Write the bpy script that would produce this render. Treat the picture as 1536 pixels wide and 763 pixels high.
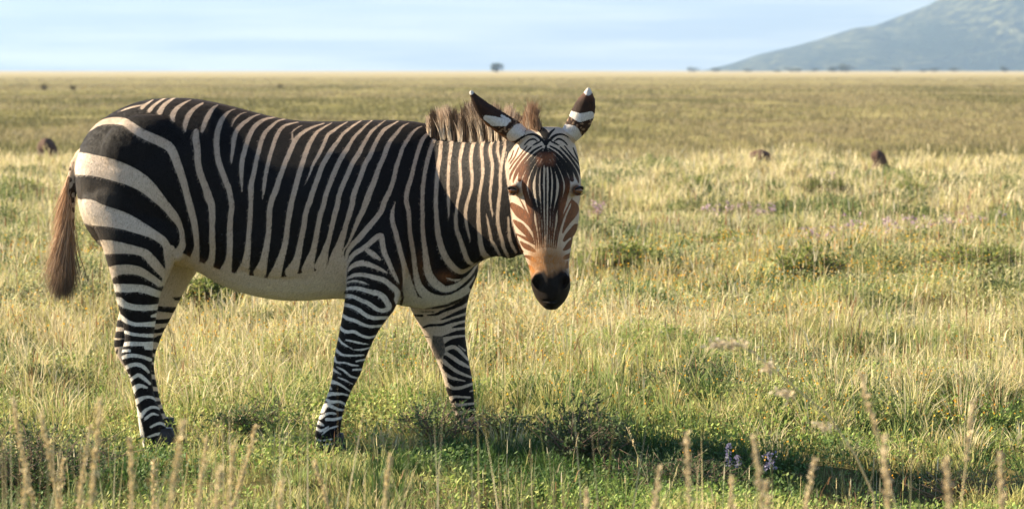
import bpy, math, random
import numpy as np
from mathutils import Vector, Matrix

for o in list(bpy.data.objects):
    bpy.data.objects.remove(o)
SC = bpy.context.scene
COL = SC.collection
R = math.radians

# ------------------------------------------------------------------ camera
CAM_H = 1.5
FPX = 3850.0                 # focal length in photograph pixels
PITCH = math.atan(276.5 / FPX)
cam_d = bpy.data.cameras.new('camera')
cam = bpy.data.objects.new('camera', cam_d)
COL.objects.link(cam)
cam.location = (0, 0, CAM_H)
cam.rotation_euler = (R(90) - PITCH, 0, 0)
cam_d.sensor_width = 36
cam_d.lens = FPX / 1536 * 36
cam_d.clip_start = 0.1
cam_d.clip_end = 30000
cam_d.dof.use_dof = True
cam_d.dof.focus_distance = 9.95
cam_d.dof.aperture_fstop = 5.6
SC.camera = cam

# ------------------------------------------------------------------ light
SUN_EL, SUN_AZ = 31.0, 20.0
sx = -math.cos(R(SUN_EL)) * math.cos(R(SUN_AZ))
sy = math.cos(R(SUN_EL)) * math.sin(R(SUN_AZ))
sz = math.sin(R(SUN_EL))
SUN = Vector((sx, sy, sz))
sl = bpy.data.lights.new('sun', 'SUN')
sl.energy = 5.0
sl.angle = R(0.5)
sl.color = (1.0, 0.85, 0.62)
so = bpy.data.objects.new('sun', sl)
COL.objects.link(so)
so.rotation_euler = SUN.to_track_quat('Z', 'Y').to_euler()
so.location = (-20, 10, 20)

world = bpy.data.worlds.new('World')
SC.world = world
world.use_nodes = True
wn = world.node_tree
wn.nodes.clear()
w_out = wn.nodes.new('ShaderNodeOutputWorld')
w_bg = wn.nodes.new('ShaderNodeBackground')
sky = wn.nodes.new('ShaderNodeTexSky')
sky.sky_type = 'NISHITA'
sky.sun_disc = False
sky.sun_elevation = R(SUN_EL)
sky.sun_rotation = math.atan2(sx, sy)
sky.altitude = 1200
sky.air_density = 1.0
sky.dust_density = 0.6
sky.ozone_density = 1.5
w_bg.inputs['Strength'].default_value = 0.07
tc = wn.nodes.new('ShaderNodeTexCoord')
mp = wn.nodes.new('ShaderNodeMapping')
mp.inputs['Scale'].default_value = (7.0, 7.0, 130.0)
nz = wn.nodes.new('ShaderNodeTexNoise')
nz.inputs['Scale'].default_value = 1.0
nz.inputs['Detail'].default_value = 5
nz.inputs['Roughness'].default_value = 0.55
cr = wn.nodes.new('ShaderNodeValToRGB')
cr.color_ramp.elements[0].position = 0.40
cr.color_ramp.elements[1].position = 0.62
cr.color_ramp.elements[0].color = (0.0, 0.0, 0.0, 1)
cr.color_ramp.elements[1].color = (1, 1, 1, 1)
mx = wn.nodes.new('ShaderNodeMix')
mx.data_type = 'RGBA'
mx.inputs['A'].default_value = (1.75, 2.2, 2.7, 1)      # blue gaps between thin cloud streaks
mx.inputs['B'].default_value = (2.95, 3.2, 3.25, 1)
# the cloud veil is densest near the horizon
sep = wn.nodes.new('ShaderNodeSeparateXYZ')
mr = wn.nodes.new('ShaderNodeMapRange')
mr.inputs['From Min'].default_value = 0.02
mr.inputs['From Max'].default_value = 0.12
mr.inputs['To Min'].default_value = 0.95
mr.inputs['To Max'].default_value = 0.05
mx2 = wn.nodes.new('ShaderNodeMix')
mx2.data_type = 'RGBA'
L = wn.links.new
L(tc.outputs['Generated'], mp.inputs['Vector'])
L(mp.outputs['Vector'], nz.inputs['Vector'])
L(nz.outputs['Fac'], cr.inputs['Fac'])
L(cr.outputs['Color'], mx.inputs['Factor'])
L(tc.outputs['Generated'], sep.inputs['Vector'])
L(sep.outputs['Z'], mr.inputs['Value'])
L(mr.outputs['Result'], mx2.inputs['Factor'])
L(sky.outputs['Color'], mx2.inputs['A'])
L(mx.outputs['Result'], mx2.inputs['B'])
L(mx2.outputs['Result'], w_bg.inputs['Color'])
L(w_bg.outputs['Background'], w_out.inputs['Surface'])

SC.view_settings.view_transform = 'Standard'
SC.view_settings.look = 'None'
SC.view_settings.gamma = 1
SC.view_settings.exposure = 1.8
SC.render.engine = 'CYCLES'
SC.cycles.max_bounces = 6
SC.cycles.diffuse_bounces = 3
SC.cycles.transmission_bounces = 3
SC.cycles.volume_bounces = 0

# ------------------------------------------------------------------ helpers
def P(px, py, Y):
    """world point seen at photograph pixel (px,py) at world distance Y"""
    u = (px - 768.0) / FPX
    v = (381.5 - py) / FPX
    dy = math.cos(PITCH) + v * math.sin(PITCH)
    dz = -math.sin(PITCH) + v * math.cos(PITCH)
    t = Y / dy
    return Vector((u * t, Y, CAM_H + dz * t))

def proj(co):
    """(N,3) world -> (N,2) photograph pixels"""
    x = co[:, 0]; y = co[:, 1]; z = co[:, 2] - CAM_H
    d = y * math.cos(PITCH) - z * math.sin(PITCH)
    up = y * math.sin(PITCH) + z * math.cos(PITCH)
    return np.stack([768 + FPX * x / d, 381.5 - FPX * up / d], 1)

def GY(py, h=0.0):
    """distance at which the flat ground shows at row py"""
    return (CAM_H - h) * FPX / (py - 105.0)

def tag(o, label=None, cat=None, group=None, kind=None):
    if label: o['label'] = label
    if cat: o['category'] = cat
    if group: o['group'] = group
    if kind: o['kind'] = kind
    return o

def empty(name, loc=(0, 0, 0)):
    o = bpy.data.objects.new(name, None)
    o.empty_display_size = 0.1
    o.location = loc
    COL.objects.link(o)
    return o

def link_mesh(name, me, mat=None, parent=None, smooth=True):
    o = bpy.data.objects.new(name, me)
    COL.objects.link(o)
    if mat: me.materials.append(mat)
    if smooth and len(me.polygons):
        me.polygons.foreach_set('use_smooth', np.ones(len(me.polygons), dtype=bool))
    if parent:
        o.parent = parent
        o.matrix_parent_inverse = Matrix.Translation(-Vector(parent.location))
    return o

def np_mesh(name, co, tris=None, quads=None, attrs=None):
    """fast mesh from numpy arrays"""
    me = bpy.data.meshes.new(name)
    co = np.asarray(co, dtype=np.float32)
    nt = 0 if tris is None else len(tris)
    nq = 0 if quads is None else len(quads)
    me.vertices.add(len(co))
    me.vertices.foreach_set('co', co.ravel())
    loops = []
    if nq: loops.append(np.asarray(quads, dtype=np.int32).ravel())
    if nt: loops.append(np.asarray(tris, dtype=np.int32).ravel())
    lv = np.concatenate(loops)
    me.loops.add(len(lv))
    me.loops.foreach_set('vertex_index', lv)
    me.polygons.add(nq + nt)
    st = np.concatenate([np.arange(nq) * 4, nq * 4 + np.arange(nt) * 3]).astype(np.int32)
    me.polygons.foreach_set('loop_start', st)
    me.update(calc_edges=True)
    if attrs:
        for k, v in attrs.items():
            v = np.asarray(v, dtype=np.float32)
            if v.ndim == 1:
                a = me.attributes.new(k, 'FLOAT', 'POINT'); a.data.foreach_set('value', v)
            else:
                a = me.attributes.new(k, 'FLOAT_COLOR', 'POINT')
                c4 = np.ones((len(v), 4), dtype=np.float32); c4[:, :3] = v
                a.data.foreach_set('color', c4.ravel())
    return me

class NT:
    """small wrapper for building materials"""
    def __init__(s, name):
        s.m = bpy.data.materials.new(name); s.m.use_nodes = True
        s.t = s.m.node_tree; s.t.nodes.clear()
        s.out = s.n('ShaderNodeOutputMaterial')
    def n(s, typ, **kw):
        nd = s.t.nodes.new(typ)
        for k, v in kw.items():
            if hasattr(nd, k): setattr(nd, k, v)
            else: nd.inputs[k.replace('_', ' ')].default_value = v
        return nd
    def l(s, a, b): s.t.links.new(a, b)
    def mix(s, fac, a, b, blend='MIX'):
        nd = s.t.nodes.new('ShaderNodeMix'); nd.data_type = 'RGBA'; nd.blend_type = blend
        for sock, v in (('Factor', fac), ('A', a), ('B', b)):
            if hasattr(v, 'is_output'): s.l(v, nd.inputs[sock])
            elif sock == 'Factor': nd.inputs[sock].default_value = v
            else: nd.inputs[sock].default_value = (*v, 1) if len(v) == 3 else v
        return nd.outputs['Result']
    def noise(s, scale, detail=3, rough=0.5, vec=None, out='Fac'):
        nd = s.n('ShaderNodeTexNoise'); nd.inputs['Scale'].default_value = scale
        nd.inputs['Detail'].default_value = detail; nd.inputs['Roughness'].default_value = rough
        if vec is not None: s.l(vec, nd.inputs['Vector'])
        return nd.outputs[out]
    def maprange(s, v, a, b, c=0.0, d=1.0):
        nd = s.n('ShaderNodeMapRange'); s.l(v, nd.inputs['Value'])
        for k, x in zip(('From Min', 'From Max', 'To Min', 'To Max'), (a, b, c, d)): nd.inputs[k].default_value = x
        return nd.outputs['Result']
    def math(s, op, a, b=0.0):
        nd = s.n('ShaderNodeMath'); nd.operation = op
        for i, v in enumerate((a, b)):
            if hasattr(v, 'is_output'): s.l(v, nd.inputs[i])
            else: nd.inputs[i].default_value = v
        return nd.outputs[0]
    def attr(s, name, out='Color'):
        nd = s.n('ShaderNodeAttribute'); nd.attribute_name = name
        return nd.outputs[out]
    def coord(s, out='Object'):
        return s.n('ShaderNodeTexCoord').outputs[out]
    def mapping(s, vec, scale):
        nd = s.n('ShaderNodeMapping'); nd.inputs['Scale'].default_value = scale
        s.l(vec, nd.inputs['Vector']); return nd.outputs['Vector']

def simple_mat(name, col, rough=0.7, var=0.25, scale=8.0, spec=0.3):
    t = NT(name)
    n = t.noise(scale, 4)
    c = t.mix(n, tuple(x * (1 - var) for x in col), tuple(min(1, x * (1 + var)) for x in col))
    b = t.n('ShaderNodeBsdfPrincipled'); t.l(c, b.inputs['Base Color'])
    b.inputs['Roughness'].default_value = rough
    b.inputs['Specular IOR Level'].default_value = spec
    t.l(b.outputs[0], t.out.inputs['Surface'])
    return t.m

def plant_mat(name, trans=0.35, rough=0.65):
    """leaf / blade material: colour from the 'col' attribute, some light passes through"""
    t = NT(name)
    c = t.attr('col')
    b = t.n('ShaderNodeBsdfPrincipled'); t.l(c, b.inputs['Base Color'])
    b.inputs['Roughness'].default_value = rough
    b.inputs['Specular IOR Level'].default_value = 0.25
    tr = t.n('ShaderNodeBsdfTranslucent'); t.l(c, tr.inputs['Color'])
    ms = t.n('ShaderNodeMixShader'); ms.inputs[0].default_value = trans
    t.l(b.outputs[0], ms.inputs[1]); t.l(tr.outputs[0], ms.inputs[2])
    t.l(ms.outputs[0], t.out.inputs['Surface'])
    return t.m
M_PLANT = plant_mat('plant')
M_STRAW = plant_mat('straw', 0.25)

def vnoise(x, y, seed=0):
    """cheap smooth value noise on numpy arrays, 0..1"""
    xi = np.floor(x).astype(np.int64); yi = np.floor(y).astype(np.int64)
    xf = x - xi; yf = y - yi
    xf = xf * xf * (3 - 2 * xf); yf = yf * yf * (3 - 2 * yf)
    def h(a, b):
        n = (a * 374761393 + b * 668265263 + seed * 974634777) & 0xffffffff
        n = ((n ^ (n >> 13)) * 1274126177) & 0xffffffff
        return ((n ^ (n >> 16)) & 0xffff) / 65535.0
    a = h(xi, yi); b = h(xi + 1, yi); c = h(xi, yi + 1); d = h(xi + 1, yi + 1)
    return (a * (1 - xf) + b * xf) * (1 - yf) + (c * (1 - xf) + d * xf) * yf
# ------------------------------------------------------------------ ground, hill, air
def ground_h(x, y):
    f = np.exp(-((np.hypot(x + .8, (y - 10.2) * 1.5)) / 1.6) ** 2)
    h = (vnoise(x * .55, y * .35, 21) - .5) * .14 + (vnoise(x * 1.5, y * 1.0, 22) - .5) * .15
    return h * (1 - f) * np.clip((400 - y) / 300, 0, 1)
xs = np.concatenate([[-9000, -4000, -1500, -500, -160, -60, -30, -18], np.arange(-14, 14.01, .22), [18, 30, 60, 160, 500, 1500, 4000, 9000]])
ys = np.concatenate([[-300, -40, -4], np.arange(0, 24, .22), np.arange(24, 60, .8), [64, 70, 80, 95, 115, 140, 180, 240, 330, 450, 700, 1100, 1700, 2600, 3600, 4650]])
gx, gy = np.meshgrid(xs, ys)
gz = ground_h(gx, gy)
W_ = len(xs)
ii = (np.arange(len(ys) - 1)[:, None] * W_ + np.arange(W_ - 1)[None, :]).ravel()
gq = np.stack([ii, ii + 1, ii + 1 + W_, ii + W_], 1)
t = NT('ground_grassland')
oc = t.coord('Object')
big = t.noise(1.0, 4, .55, t.mapping(oc, (.012, .055, 1)))
mid = t.noise(1.0, 5, .6, t.mapping(oc, (.10, .30, 1)))
fin = t.noise(1.0, 5, .65, t.mapping(oc, (.9, .9, 1)))
sepx = t.n('ShaderNodeSeparateXYZ'); t.l(oc, sepx.inputs[0])
far_f = t.maprange(sepx.outputs['Y'], 120, 900)
olive = (.135, .130, .050); straw = (.27, .23, .115); pale = (.33, .275, .155)
c1 = t.mix(t.maprange(big, .40, .62), olive, straw)
c2 = t.mix(t.maprange(mid, .35, .70), c1, (.19, .170, .070))
c3 = t.mix(t.maprange(fin, .45, .75, 0, .6), c2, (.11, .105, .045))
c4 = t.mix(far_f, c3, pale)
near_soil = t.maprange(sepx.outputs['Y'], 26, 44)
soilc = t.mix(fin, (.055, .052, .018), (.12, .10, .045))
c5 = t.mix(near_soil, soilc, c4)
b = t.n('ShaderNodeBsdfPrincipled'); t.l(c5, b.inputs['Base Color']); b.inputs['Roughness'].default_value = 1; b.inputs['Specular IOR Level'].default_value = 0
bp = t.n('ShaderNodeBump'); bp.inputs['Strength'].default_value = .6; bp.inputs['Distance'].default_value = .25
t.l(t.math('ADD', fin, mid), bp.inputs['Height']); t.l(bp.outputs[0], b.inputs['Normal'])
t.l(b.outputs[0], t.out.inputs['Surface'])
tag(link_mesh('ground', np_mesh('ground', np.stack([gx.ravel(), gy.ravel(), gz.ravel()], 1), None, gq), t.m), kind='structure')

# hill on the right, several kilometres away
HY = 3600.0
prof = np.array([(1035,106),(1065,102.5),(1100,94),(1148,78),(1200,66),(1244,53),(1281,40),(1314,36),(1355,21),(1413,0),(1470,-28),(1540,-62),(1640,-100),(1800,-135),(2100,-150),(2500,-120),(3000,-60),(3600,40),(3900,106)])
px_ = np.concatenate([np.arange(1030, 1600, 4), np.arange(1600, 3910, 30)])
hz_ = np.interp(px_, prof[:, 0], 106 - prof[:, 1]) * HY / FPX
V = []; D = 46
dy_ = np.linspace(0, 1, D)
for j, d in enumerate(dy_):
    yy = HY - 500 + 1400 * d
    s_ = math.sin(math.pi * min(1, max(0, d)) ) ** .8
    for i, p in enumerate(px_):
        x = (p - 768) / FPX * HY + (d - .36) * 60
        ridge = 0.82 + .18 * math.sin(p * .021 + d * 5) + .12 * (float(vnoise(np.array(p * .03), np.array(d * 9), 7)) - .5)
        k = 1.0 if abs(d - .36) < .02 else min(1.0, ridge)
        z = hz_[i] * (s_ / math.sin(math.pi * .36) ** .8 if d < .36 else 1 - max(0, d - .5) * 2 * .95) * (1 if .34 < d < .38 else (.90 + .1 * k))
        V.append((x, yy, z - 2))
Wp = len(px_)
ii = (np.arange(D - 1)[:, None] * Wp + np.arange(Wp - 1)[None, :]).ravel()
t = NT('hill_scrub')
oc = t.coord('Object')
sp1 = t.noise(.055, 5, .65, oc); sp2 = t.noise(.006, 4, .55, t.mapping(oc, (1, .4, 1.6))); sp3 = t.noise(.12, 3, .6, oc)
c = t.mix(t.maprange(sp1, .46, .58), (.006, .015, .012), (.15, .15, .075))
c = t.mix(t.maprange(sp2, .45, .62), c, (.018, .030, .016))
c = t.mix(t.maprange(sp3, .5, .7, 0, .6), c, (.03, .04, .02))
b = t.n('ShaderNodeBsdfPrincipled'); t.l(c, b.inputs['Base Color']); b.inputs['Roughness'].default_value = 1; b.inputs['Specular IOR Level'].default_value = 0
bp = t.n('ShaderNodeBump'); bp.inputs['Strength'].default_value = 1; bp.inputs['Distance'].default_value = 14
t.l(sp1, bp.inputs['Height']); t.l(bp.outputs[0], b.inputs['Normal']); t.l(b.outputs[0], t.out.inputs['Surface'])
tag(link_mesh('hill', np_mesh('hill', V, None, np.stack([ii, ii + 1, ii + 1 + Wp, ii + Wp], 1)), t.m), kind='structure')

# air: one closed box of thin haze
t = NT('haze'); pv = t.n('ShaderNodeVolumePrincipled')
pv.inputs['Color'].default_value = (.50, .71, 1.0, 1); pv.inputs['Density'].default_value = HAZE = 0.00016
pv.inputs['Anisotropy'].default_value = .2
t.l(pv.outputs[0], t.out.inputs['Volume'])
x0, x1, y0, y1, z0, z1 = -9200, 9200, -320, 4720, -6, 262
hv = [(x, y, z) for z in (z0, z1) for y in (y0, y1) for x in (x0, x1)]
hq = [(0,2,3,1),(4,5,7,6),(0,1,5,4),(2,6,7,3),(0,4,6,2),(1,3,7,5)]
tag(link_mesh('haze', np_mesh('haze', hv, None, hq), t.m, smooth=False), kind='stuff')
# ------------------------------------------------------------------ zebra: body surface
def ring_pts(c, up, side, zt, zb, hw, n=2.2, pt=0.0, pb=0.0, K=36, far=None):
    """closed ring: c base point, up axis from zb to zt, side axis half width hw"""
    out = []
    mid = (zt + zb) / 2; h = (zt - zb) / 2
    for i in range(K):
        a = 2 * math.pi * i / K
        ca, sa = math.cos(a), math.sin(a)
        s = math.copysign(abs(ca) ** (2 / n), ca); u = math.copysign(abs(sa) ** (2 / n), sa)
        w = hw * s
        if u > 0: w *= 1 - pt * u * u
        else: w *= 1 - pb * u * u
        out.append(c + side * w + up * (mid + h * u))
    return out

class Soup:
    def __init__(s): s.v = []; s.t = []; s.q = []
    def loft(s, rings):
        K = len(rings[0]); b = len(s.v)
        for r in rings: s.v += [tuple(p) for p in r]
        for j in range(len(rings) - 1):
            for i in range(K):
                a = b + j * K + i; c = b + j * K + (i + 1) % K
                s.q.append((a, c, c + K, a + K))
        for j, flip in ((0, True), (len(rings) - 1, False)):
            cen = sum((Vector(p) for p in rings[j]), Vector()) / K
            ci = len(s.v); s.v.append(tuple(cen))
            for i in range(K):
                a = b + j * K + i; c = b + j * K + (i + 1) % K
                s.t.append((c, a, ci) if flip else (a, c, ci))
    def ball(s, c, r, rot=None, K=20, J=12):
        c = Vector(c); r = Vector(r)
        rings = []
        for j in range(1, J):
            th = math.pi * j / J
            ring = []
            for i in range(K):
                a = 2 * math.pi * i / K
                p = Vector((r.x * math.sin(th) * math.cos(a), r.y * math.sin(th) * math.sin(a), -r.z * math.cos(th)))
                if rot: p = rot @ p
                ring.append(c + p)
            rings.append(ring)
        s.loft(rings)

def spl(keys, x):
    """interpolate rows of keys (first column = parameter) smoothly (catmull-rom)"""
    k = np.array(keys, dtype=float); xs = k[:, 0]
    i = int(np.clip(np.searchsorted(xs, x) - 1, 0, len(xs) - 2))
    t = (x - xs[i]) / (xs[i + 1] - xs[i])
    p1, p2 = k[i], k[i + 1]
    p0 = k[i - 1] if i > 0 else 2 * p1 - p2
    p3 = k[i + 2] if i + 2 < len(xs) else 2 * p2 - p1
    m1 = (p2 - p0) / max(1e-9, (p2[0] - p0[0])) * (p2[0] - p1[0])
    m2 = (p3 - p1) / max(1e-9, (p3[0] - p1[0])) * (p2[0] - p1[0])
    return (2*t**3-3*t**2+1)*p1 + (t**3-2*t**2+t)*m1 + (-2*t**3+3*t**2)*p2 + (t**3-t**2)*m2

X = Vector((1, 0, 0)); YV = Vector((0, 1, 0)); Z = Vector((0, 0, 1))
def ymid(px): return 10.27 - 0.12 * min(1.0, max(0.0, (px - 115) / 600.0))

soup = Soup()
# torso: px, top, bottom, half width
TORSO = [(114.5,246,280,.035),(118,228,305,.085),(125,212,332,.13),(138,193,355,.17),(158,176,376,.20),(185,161,390,.228),
 (215,151,396,.243),(250,147,396,.247),(290,148,405,.245),(330,155,427,.252),(370,165,441,.268),(410,175,449,.28),
 (450,181,451,.283),(500,182,448,.275),(550,180,450,.252),(590,180,456,.228),(620,182,461,.21),(650,188,463,.19),
 (675,200,458,.17),(695,225,448,.142),(708,262,432,.105),(717,310,408,.06)]
rings = []
for px in list(np.arange(114.5, 717, 7.5)) + [717]:
    _, t, b, hw = spl(TORSO, px)
    Y = ymid(px)
    pt, pb = P(px, t, Y), P(px, b, Y)
    rings.append(ring_pts(Vector((pt.x, Y, 0)), Z, YV, pt.z, pb.z, hw, 2.15, 0.30 if px > 330 else 0.12, 0.1))
soup.loft(rings)
# neck: px, Y, top, bottom, half thickness
NECK = [(600,10.17,186,440,.165),(640,10.15,189,440,.165),(672,10.09,194,430,.145),(702,10.01,197,404,.118),(732,9.92,196,387,.104),
 (760,9.84,193,384,.098),(788,9.765,192,380,.094),(806,9.71,196,362,.085),(816,9.68,206,345,.06)]
rings = []
pts = [spl(NECK, x) for x in np.arange(600, 816.1, 9)]
cs = [P(k[0], (k[2] + k[3]) / 2, k[1]) for k in pts]
for i, k in enumerate(pts):
    a, b = cs[max(0, i - 1)], cs[min(len(cs) - 1, i + 1)]
    t = Vector((b.x - a.x, b.y - a.y, 0)).normalized()
    side = Vector((-t.y, t.x, 0))
    pt, pb = P(k[0], k[2], k[1]), P(k[0], k[3], k[1])
    rings.append(ring_pts(Vector((pt.x, k[1], 0)), Z, side, pt.z, pb.z, k[4], 2.1, 0.62, 0.15))
soup.loft(rings)

# head: py, centre px, half width px, front Y, back Y
HEAD = [(191,820,20,9.655,9.79),(200,820,33,9.625,9.82),(215,820,42,9.60,9.86),(235,819,48.5,9.58,9.885),(260,818,53,9.57,9.90),
 (285,818,54,9.562,9.905),(310,817,51.5,9.556,9.895),(335,817,47.5,9.55,9.875),(360,818.5,41,9.546,9.845),(385,821,34,9.542,9.80),
 (400,823.5,30.5,9.54,9.77),(415,825.5,29.5,9.535,9.75),(430,826.5,29.5,9.535,9.735),(445,827,24.5,9.54,9.72),(456,827,17,9.555,9.705),(463.5,827,8.5,9.585,9.68)]
rings = []
for py in list(np.arange(191, 463.5, 4.5)) + [463.5]:
    _, cx, hw, yf, yb = spl(HEAD, py)
    yc = yf * 0.62 + yb * 0.38
    c = P(cx, py, yc); w = hw * yc / FPX
    up = (-YV)
    nose = min(1.0, max(0.0, (py - 290) / 80.0))
    n = 2.1 + 0.15 * nose
    # the ring lies in a horizontal plane: "up" is towards the camera
    rings.append(ring_pts(Vector((c.x, 0, c.z)), up, X, -yf, -yb, w, n, 0.30 + 0.14 * nose, 0.25, K=44))
soup.loft(rings)
# brow ridges, nasal bone, cheek and jaw masses
for s_, ex in ((-1, 772), (1, 864)):
    soup.ball(P(ex - s_ * 6, 281, 9.632), (.030, .034, .034))
    soup.ball(P(818 + s_ * 37, 318, 9.76), (.035, .105, .10))
    soup.ball(P(826 + s_ * 17, 420, 9.575), (.028, .032, .036))
    soup.ball(P(819 + s_ * 20, 203, 9.69), (.035, .045, .022))
soup.ball(P(824, 372, 9.575), (.036, .036, .15))
soup.ball(P(827, 450, 9.61), (.028, .05, .03))
# throat
soup.ball(P(764, 366, 9.86), (.05, .06, .055))

# legs: py, left px, right px, Y, half thickness
def leg(keys, n=2.2, step=6):
    rings = []
    y0, y1 = keys[0][0], keys[-1][0]
    for py in list(np.arange(y0, y1, step)) + [y1]:
        _, l, r, Y, th = spl(keys, py)
        a, b = P(l, py, Y), P(r, py, Y)
        c = (a + b) / 2
        rings.append(ring_pts(Vector((0, Y, c.z)), X, YV, b.x, a.x, th, n, K=28))
    soup.loft(rings)
leg([(290,545,620,10.02,.05),(340,532,622,9.995,.075),(390,521,617,9.985,.085),(420,519,608,9.985,.085),(440,518,601,9.985,.08),(463,515,592,9.985,.073),
     (496,509,568,9.985,.062),(538,501,548,9.98,.052),(560,499,541,9.98,.050),(576,496,532,9.98,.047),(597,489,522,9.98,.037),(614,482,516,9.98,.034),(642,474,511,9.98,.036),
     (658,473,510,9.98,.038),(672,478,514,9.98,.036),(684,484,522,9.98,.042)])
leg([(380,640,712,10.27,.06),(415,618,712,10.30,.075),(440,611,705,10.32,.075),(463,616,700,10.33,.068),(496,633,698,10.33,.056),
     (524,647,700.5,10.33,.049),(545,657,704,10.33,.049),(565,664,708,10.33,.046),(585,670,710,10.33,.038),(618,680,713,10.33,.034),(640,685,716,10.33,.037),(652,689,720,10.33,.036),(664,692,727,10.33,.042)])
leg([(270,128,262,10.14,.06),(310,124,285,10.12,.095),(345,143,282,10.105,.11),(370,154,272,10.10,.108),(400,163,259,10.10,.092),(420,169,250,10.11,.08),
     (444,174,240,10.115,.068),(472,181,235,10.12,.055),(500,187,231,10.12,.048),(515,186,230,10.12,.046),(533,182,229,10.12,.044),(552,189,227,10.12,.040),
     (570,196,228,10.12,.036),(590,201,231,10.12,.034),(610,205,238,10.12,.035),(635,208,247,10.12,.038),(655,211,254,10.12,.036),(667,214,260,10.12,.036),(678,216,268,10.12,.042)])
leg([(330,170,285,10.38,.08),(370,172,310,10.41,.10),(385,178,308,10.42,.10),(400,184,300,10.42,.09),(420,188,287,10.42,.078),(440,186,275,10.42,.066),(460,181,265,10.42,.056),
     (480,176,255,10.42,.048),(500,173,244,10.42,.046),(516,171,238,10.42,.044),(532,175,232.5,10.42,.042),(550,186,231,10.42,.038),
     (570,198,234,10.42,.034),(590,209,238,10.42,.033),(612,218,244,10.42,.035),(632,224,252,10.42,.036),(648,230,258,10.42,.036),(662,234,266,10.42,.042)])
# shoulder, haunch, stifle and elbow masses on both sides
for sgn in (-1, 1):
    def mb(px, py, off, r):
        Y = ymid(px) + sgn * off
        soup.ball(P(px, py, Y), r)
    mb(572, 330, .145, (.13, .085, .19))
    mb(640, 300, .105, (.12, .075, .18))
    mb(225, 235, .14, (.20, .098, .17))
    mb(205, 310, .140, (.19, .098, .19))
    mb(262, 352, .145, (.07, .075, .11))
    mb(440, 350, .150, (.32, .125, .19))
soup.ball(P(690, 395, 10.15), (.07, .13, .10))
# tail dock
DOCK = [(0,126,222,.030),(1,119,236,.030),(2,113,254,.026),(3,108,277,.023),(4,106,300,.021),(5,106,325,.017),(6,106,345,.011)]
rings = []
for t in np.arange(0, 6.01, .33):
    _, px, py, r = spl(DOCK, t)
    rings.append(ring_pts(Vector(P(px, py, 10.285)), Vector((.95,0,.3)).normalized() if t < 1 else X, YV, r, -r, r, 2, K=16))
soup.loft(rings)

# ears: tapered shells, convex to the camera (they are turned outwards)
def ear(keys, K=22):
    rings = []
    ts = np.arange(keys[0][0], keys[-1][0] + 1e-6, 0.25)
    pk = [spl(keys, t) for t in ts]
    cs = [P(k[1], k[2], k[3]) for k in pk]
    for i, k in enumerate(pk):
        a, b = cs[max(0, i - 1)], cs[min(len(cs) - 1, i + 1)]
        t = (b - a).normalized()
        side = t.cross(YV).normalized()
        back = side.cross(t).normalized()
        if back.y < 0: back = -back
        w = k[4] * 1.14 * 9.65 / FPX
        d = k[5]
        ring = []
        for j in range(K):
            an = 2 * math.pi * j / K
            u = math.cos(an); v = math.sin(an)
            # crescent: both faces bend away from the camera at the rims
            off = 0.55 * w * u * u
            ring.append(cs[i] + side * (w * u) + back * (off + v * d * (1 if v > 0 else 1.0)))
        rings.append(ring)
    soup.loft(rings)
ear([(0,788,207,9.69,12,.016),(1,770,197,9.67,14.5,.012),(2,752,185.5,9.655,14.5,.010),(3,736,174,9.65,13,.0085),(4,721,159,9.65,9.5,.0075),(5,709,142.5,9.655,4.4,.005),(5.7,704.5,133.5,9.66,1.0,.004)])
ear([(0,849,208,9.69,12,.016),(1,859,197,9.67,14.5,.012),(2,869,183,9.655,16,.010),(3,876,166,9.65,15.5,.0085),(4,880.5,150,9.65,12,.0075),(5,882.5,138,9.655,6.0,.005),(5.7,883,129.5,9.66,1.2,.004)])

me0 = np_mesh('zsoup', np.array(soup.v), np.array(soup.t), np.array(soup.q))
tmp = bpy.data.objects.new('tmp', me0); COL.objects.link(tmp)
md = tmp.modifiers.new('r', 'REMESH'); md.mode = 'VOXEL'; md.voxel_size = 0.0038
dg = bpy.context.evaluated_depsgraph_get(); dg.update()
zme = bpy.data.meshes.new_from_object(tmp.evaluated_get(dg))
bpy.data.objects.remove(tmp)

NV = len(zme.vertices)
co = np.empty(NV * 3, dtype=np.float32); zme.vertices.foreach_get('co', co); co = co.reshape(-1, 3).astype(np.float64)
ed = np.empty(len(zme.edges) * 2, dtype=np.int32); zme.edges.foreach_get('vertices', ed); ed = ed.reshape(-1, 2)
deg = np.bincount(ed.ravel(), minlength=NV).astype(float)
def lap(c):
    s = np.zeros_like(c)
    for d in range(3):
        s[:, d] = np.bincount(ed[:, 0], weights=c[ed[:, 1], d], minlength=NV) + np.bincount(ed[:, 1], weights=c[ed[:, 0], d], minlength=NV)
    return s / deg[:, None]
uv = proj(co)
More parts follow.
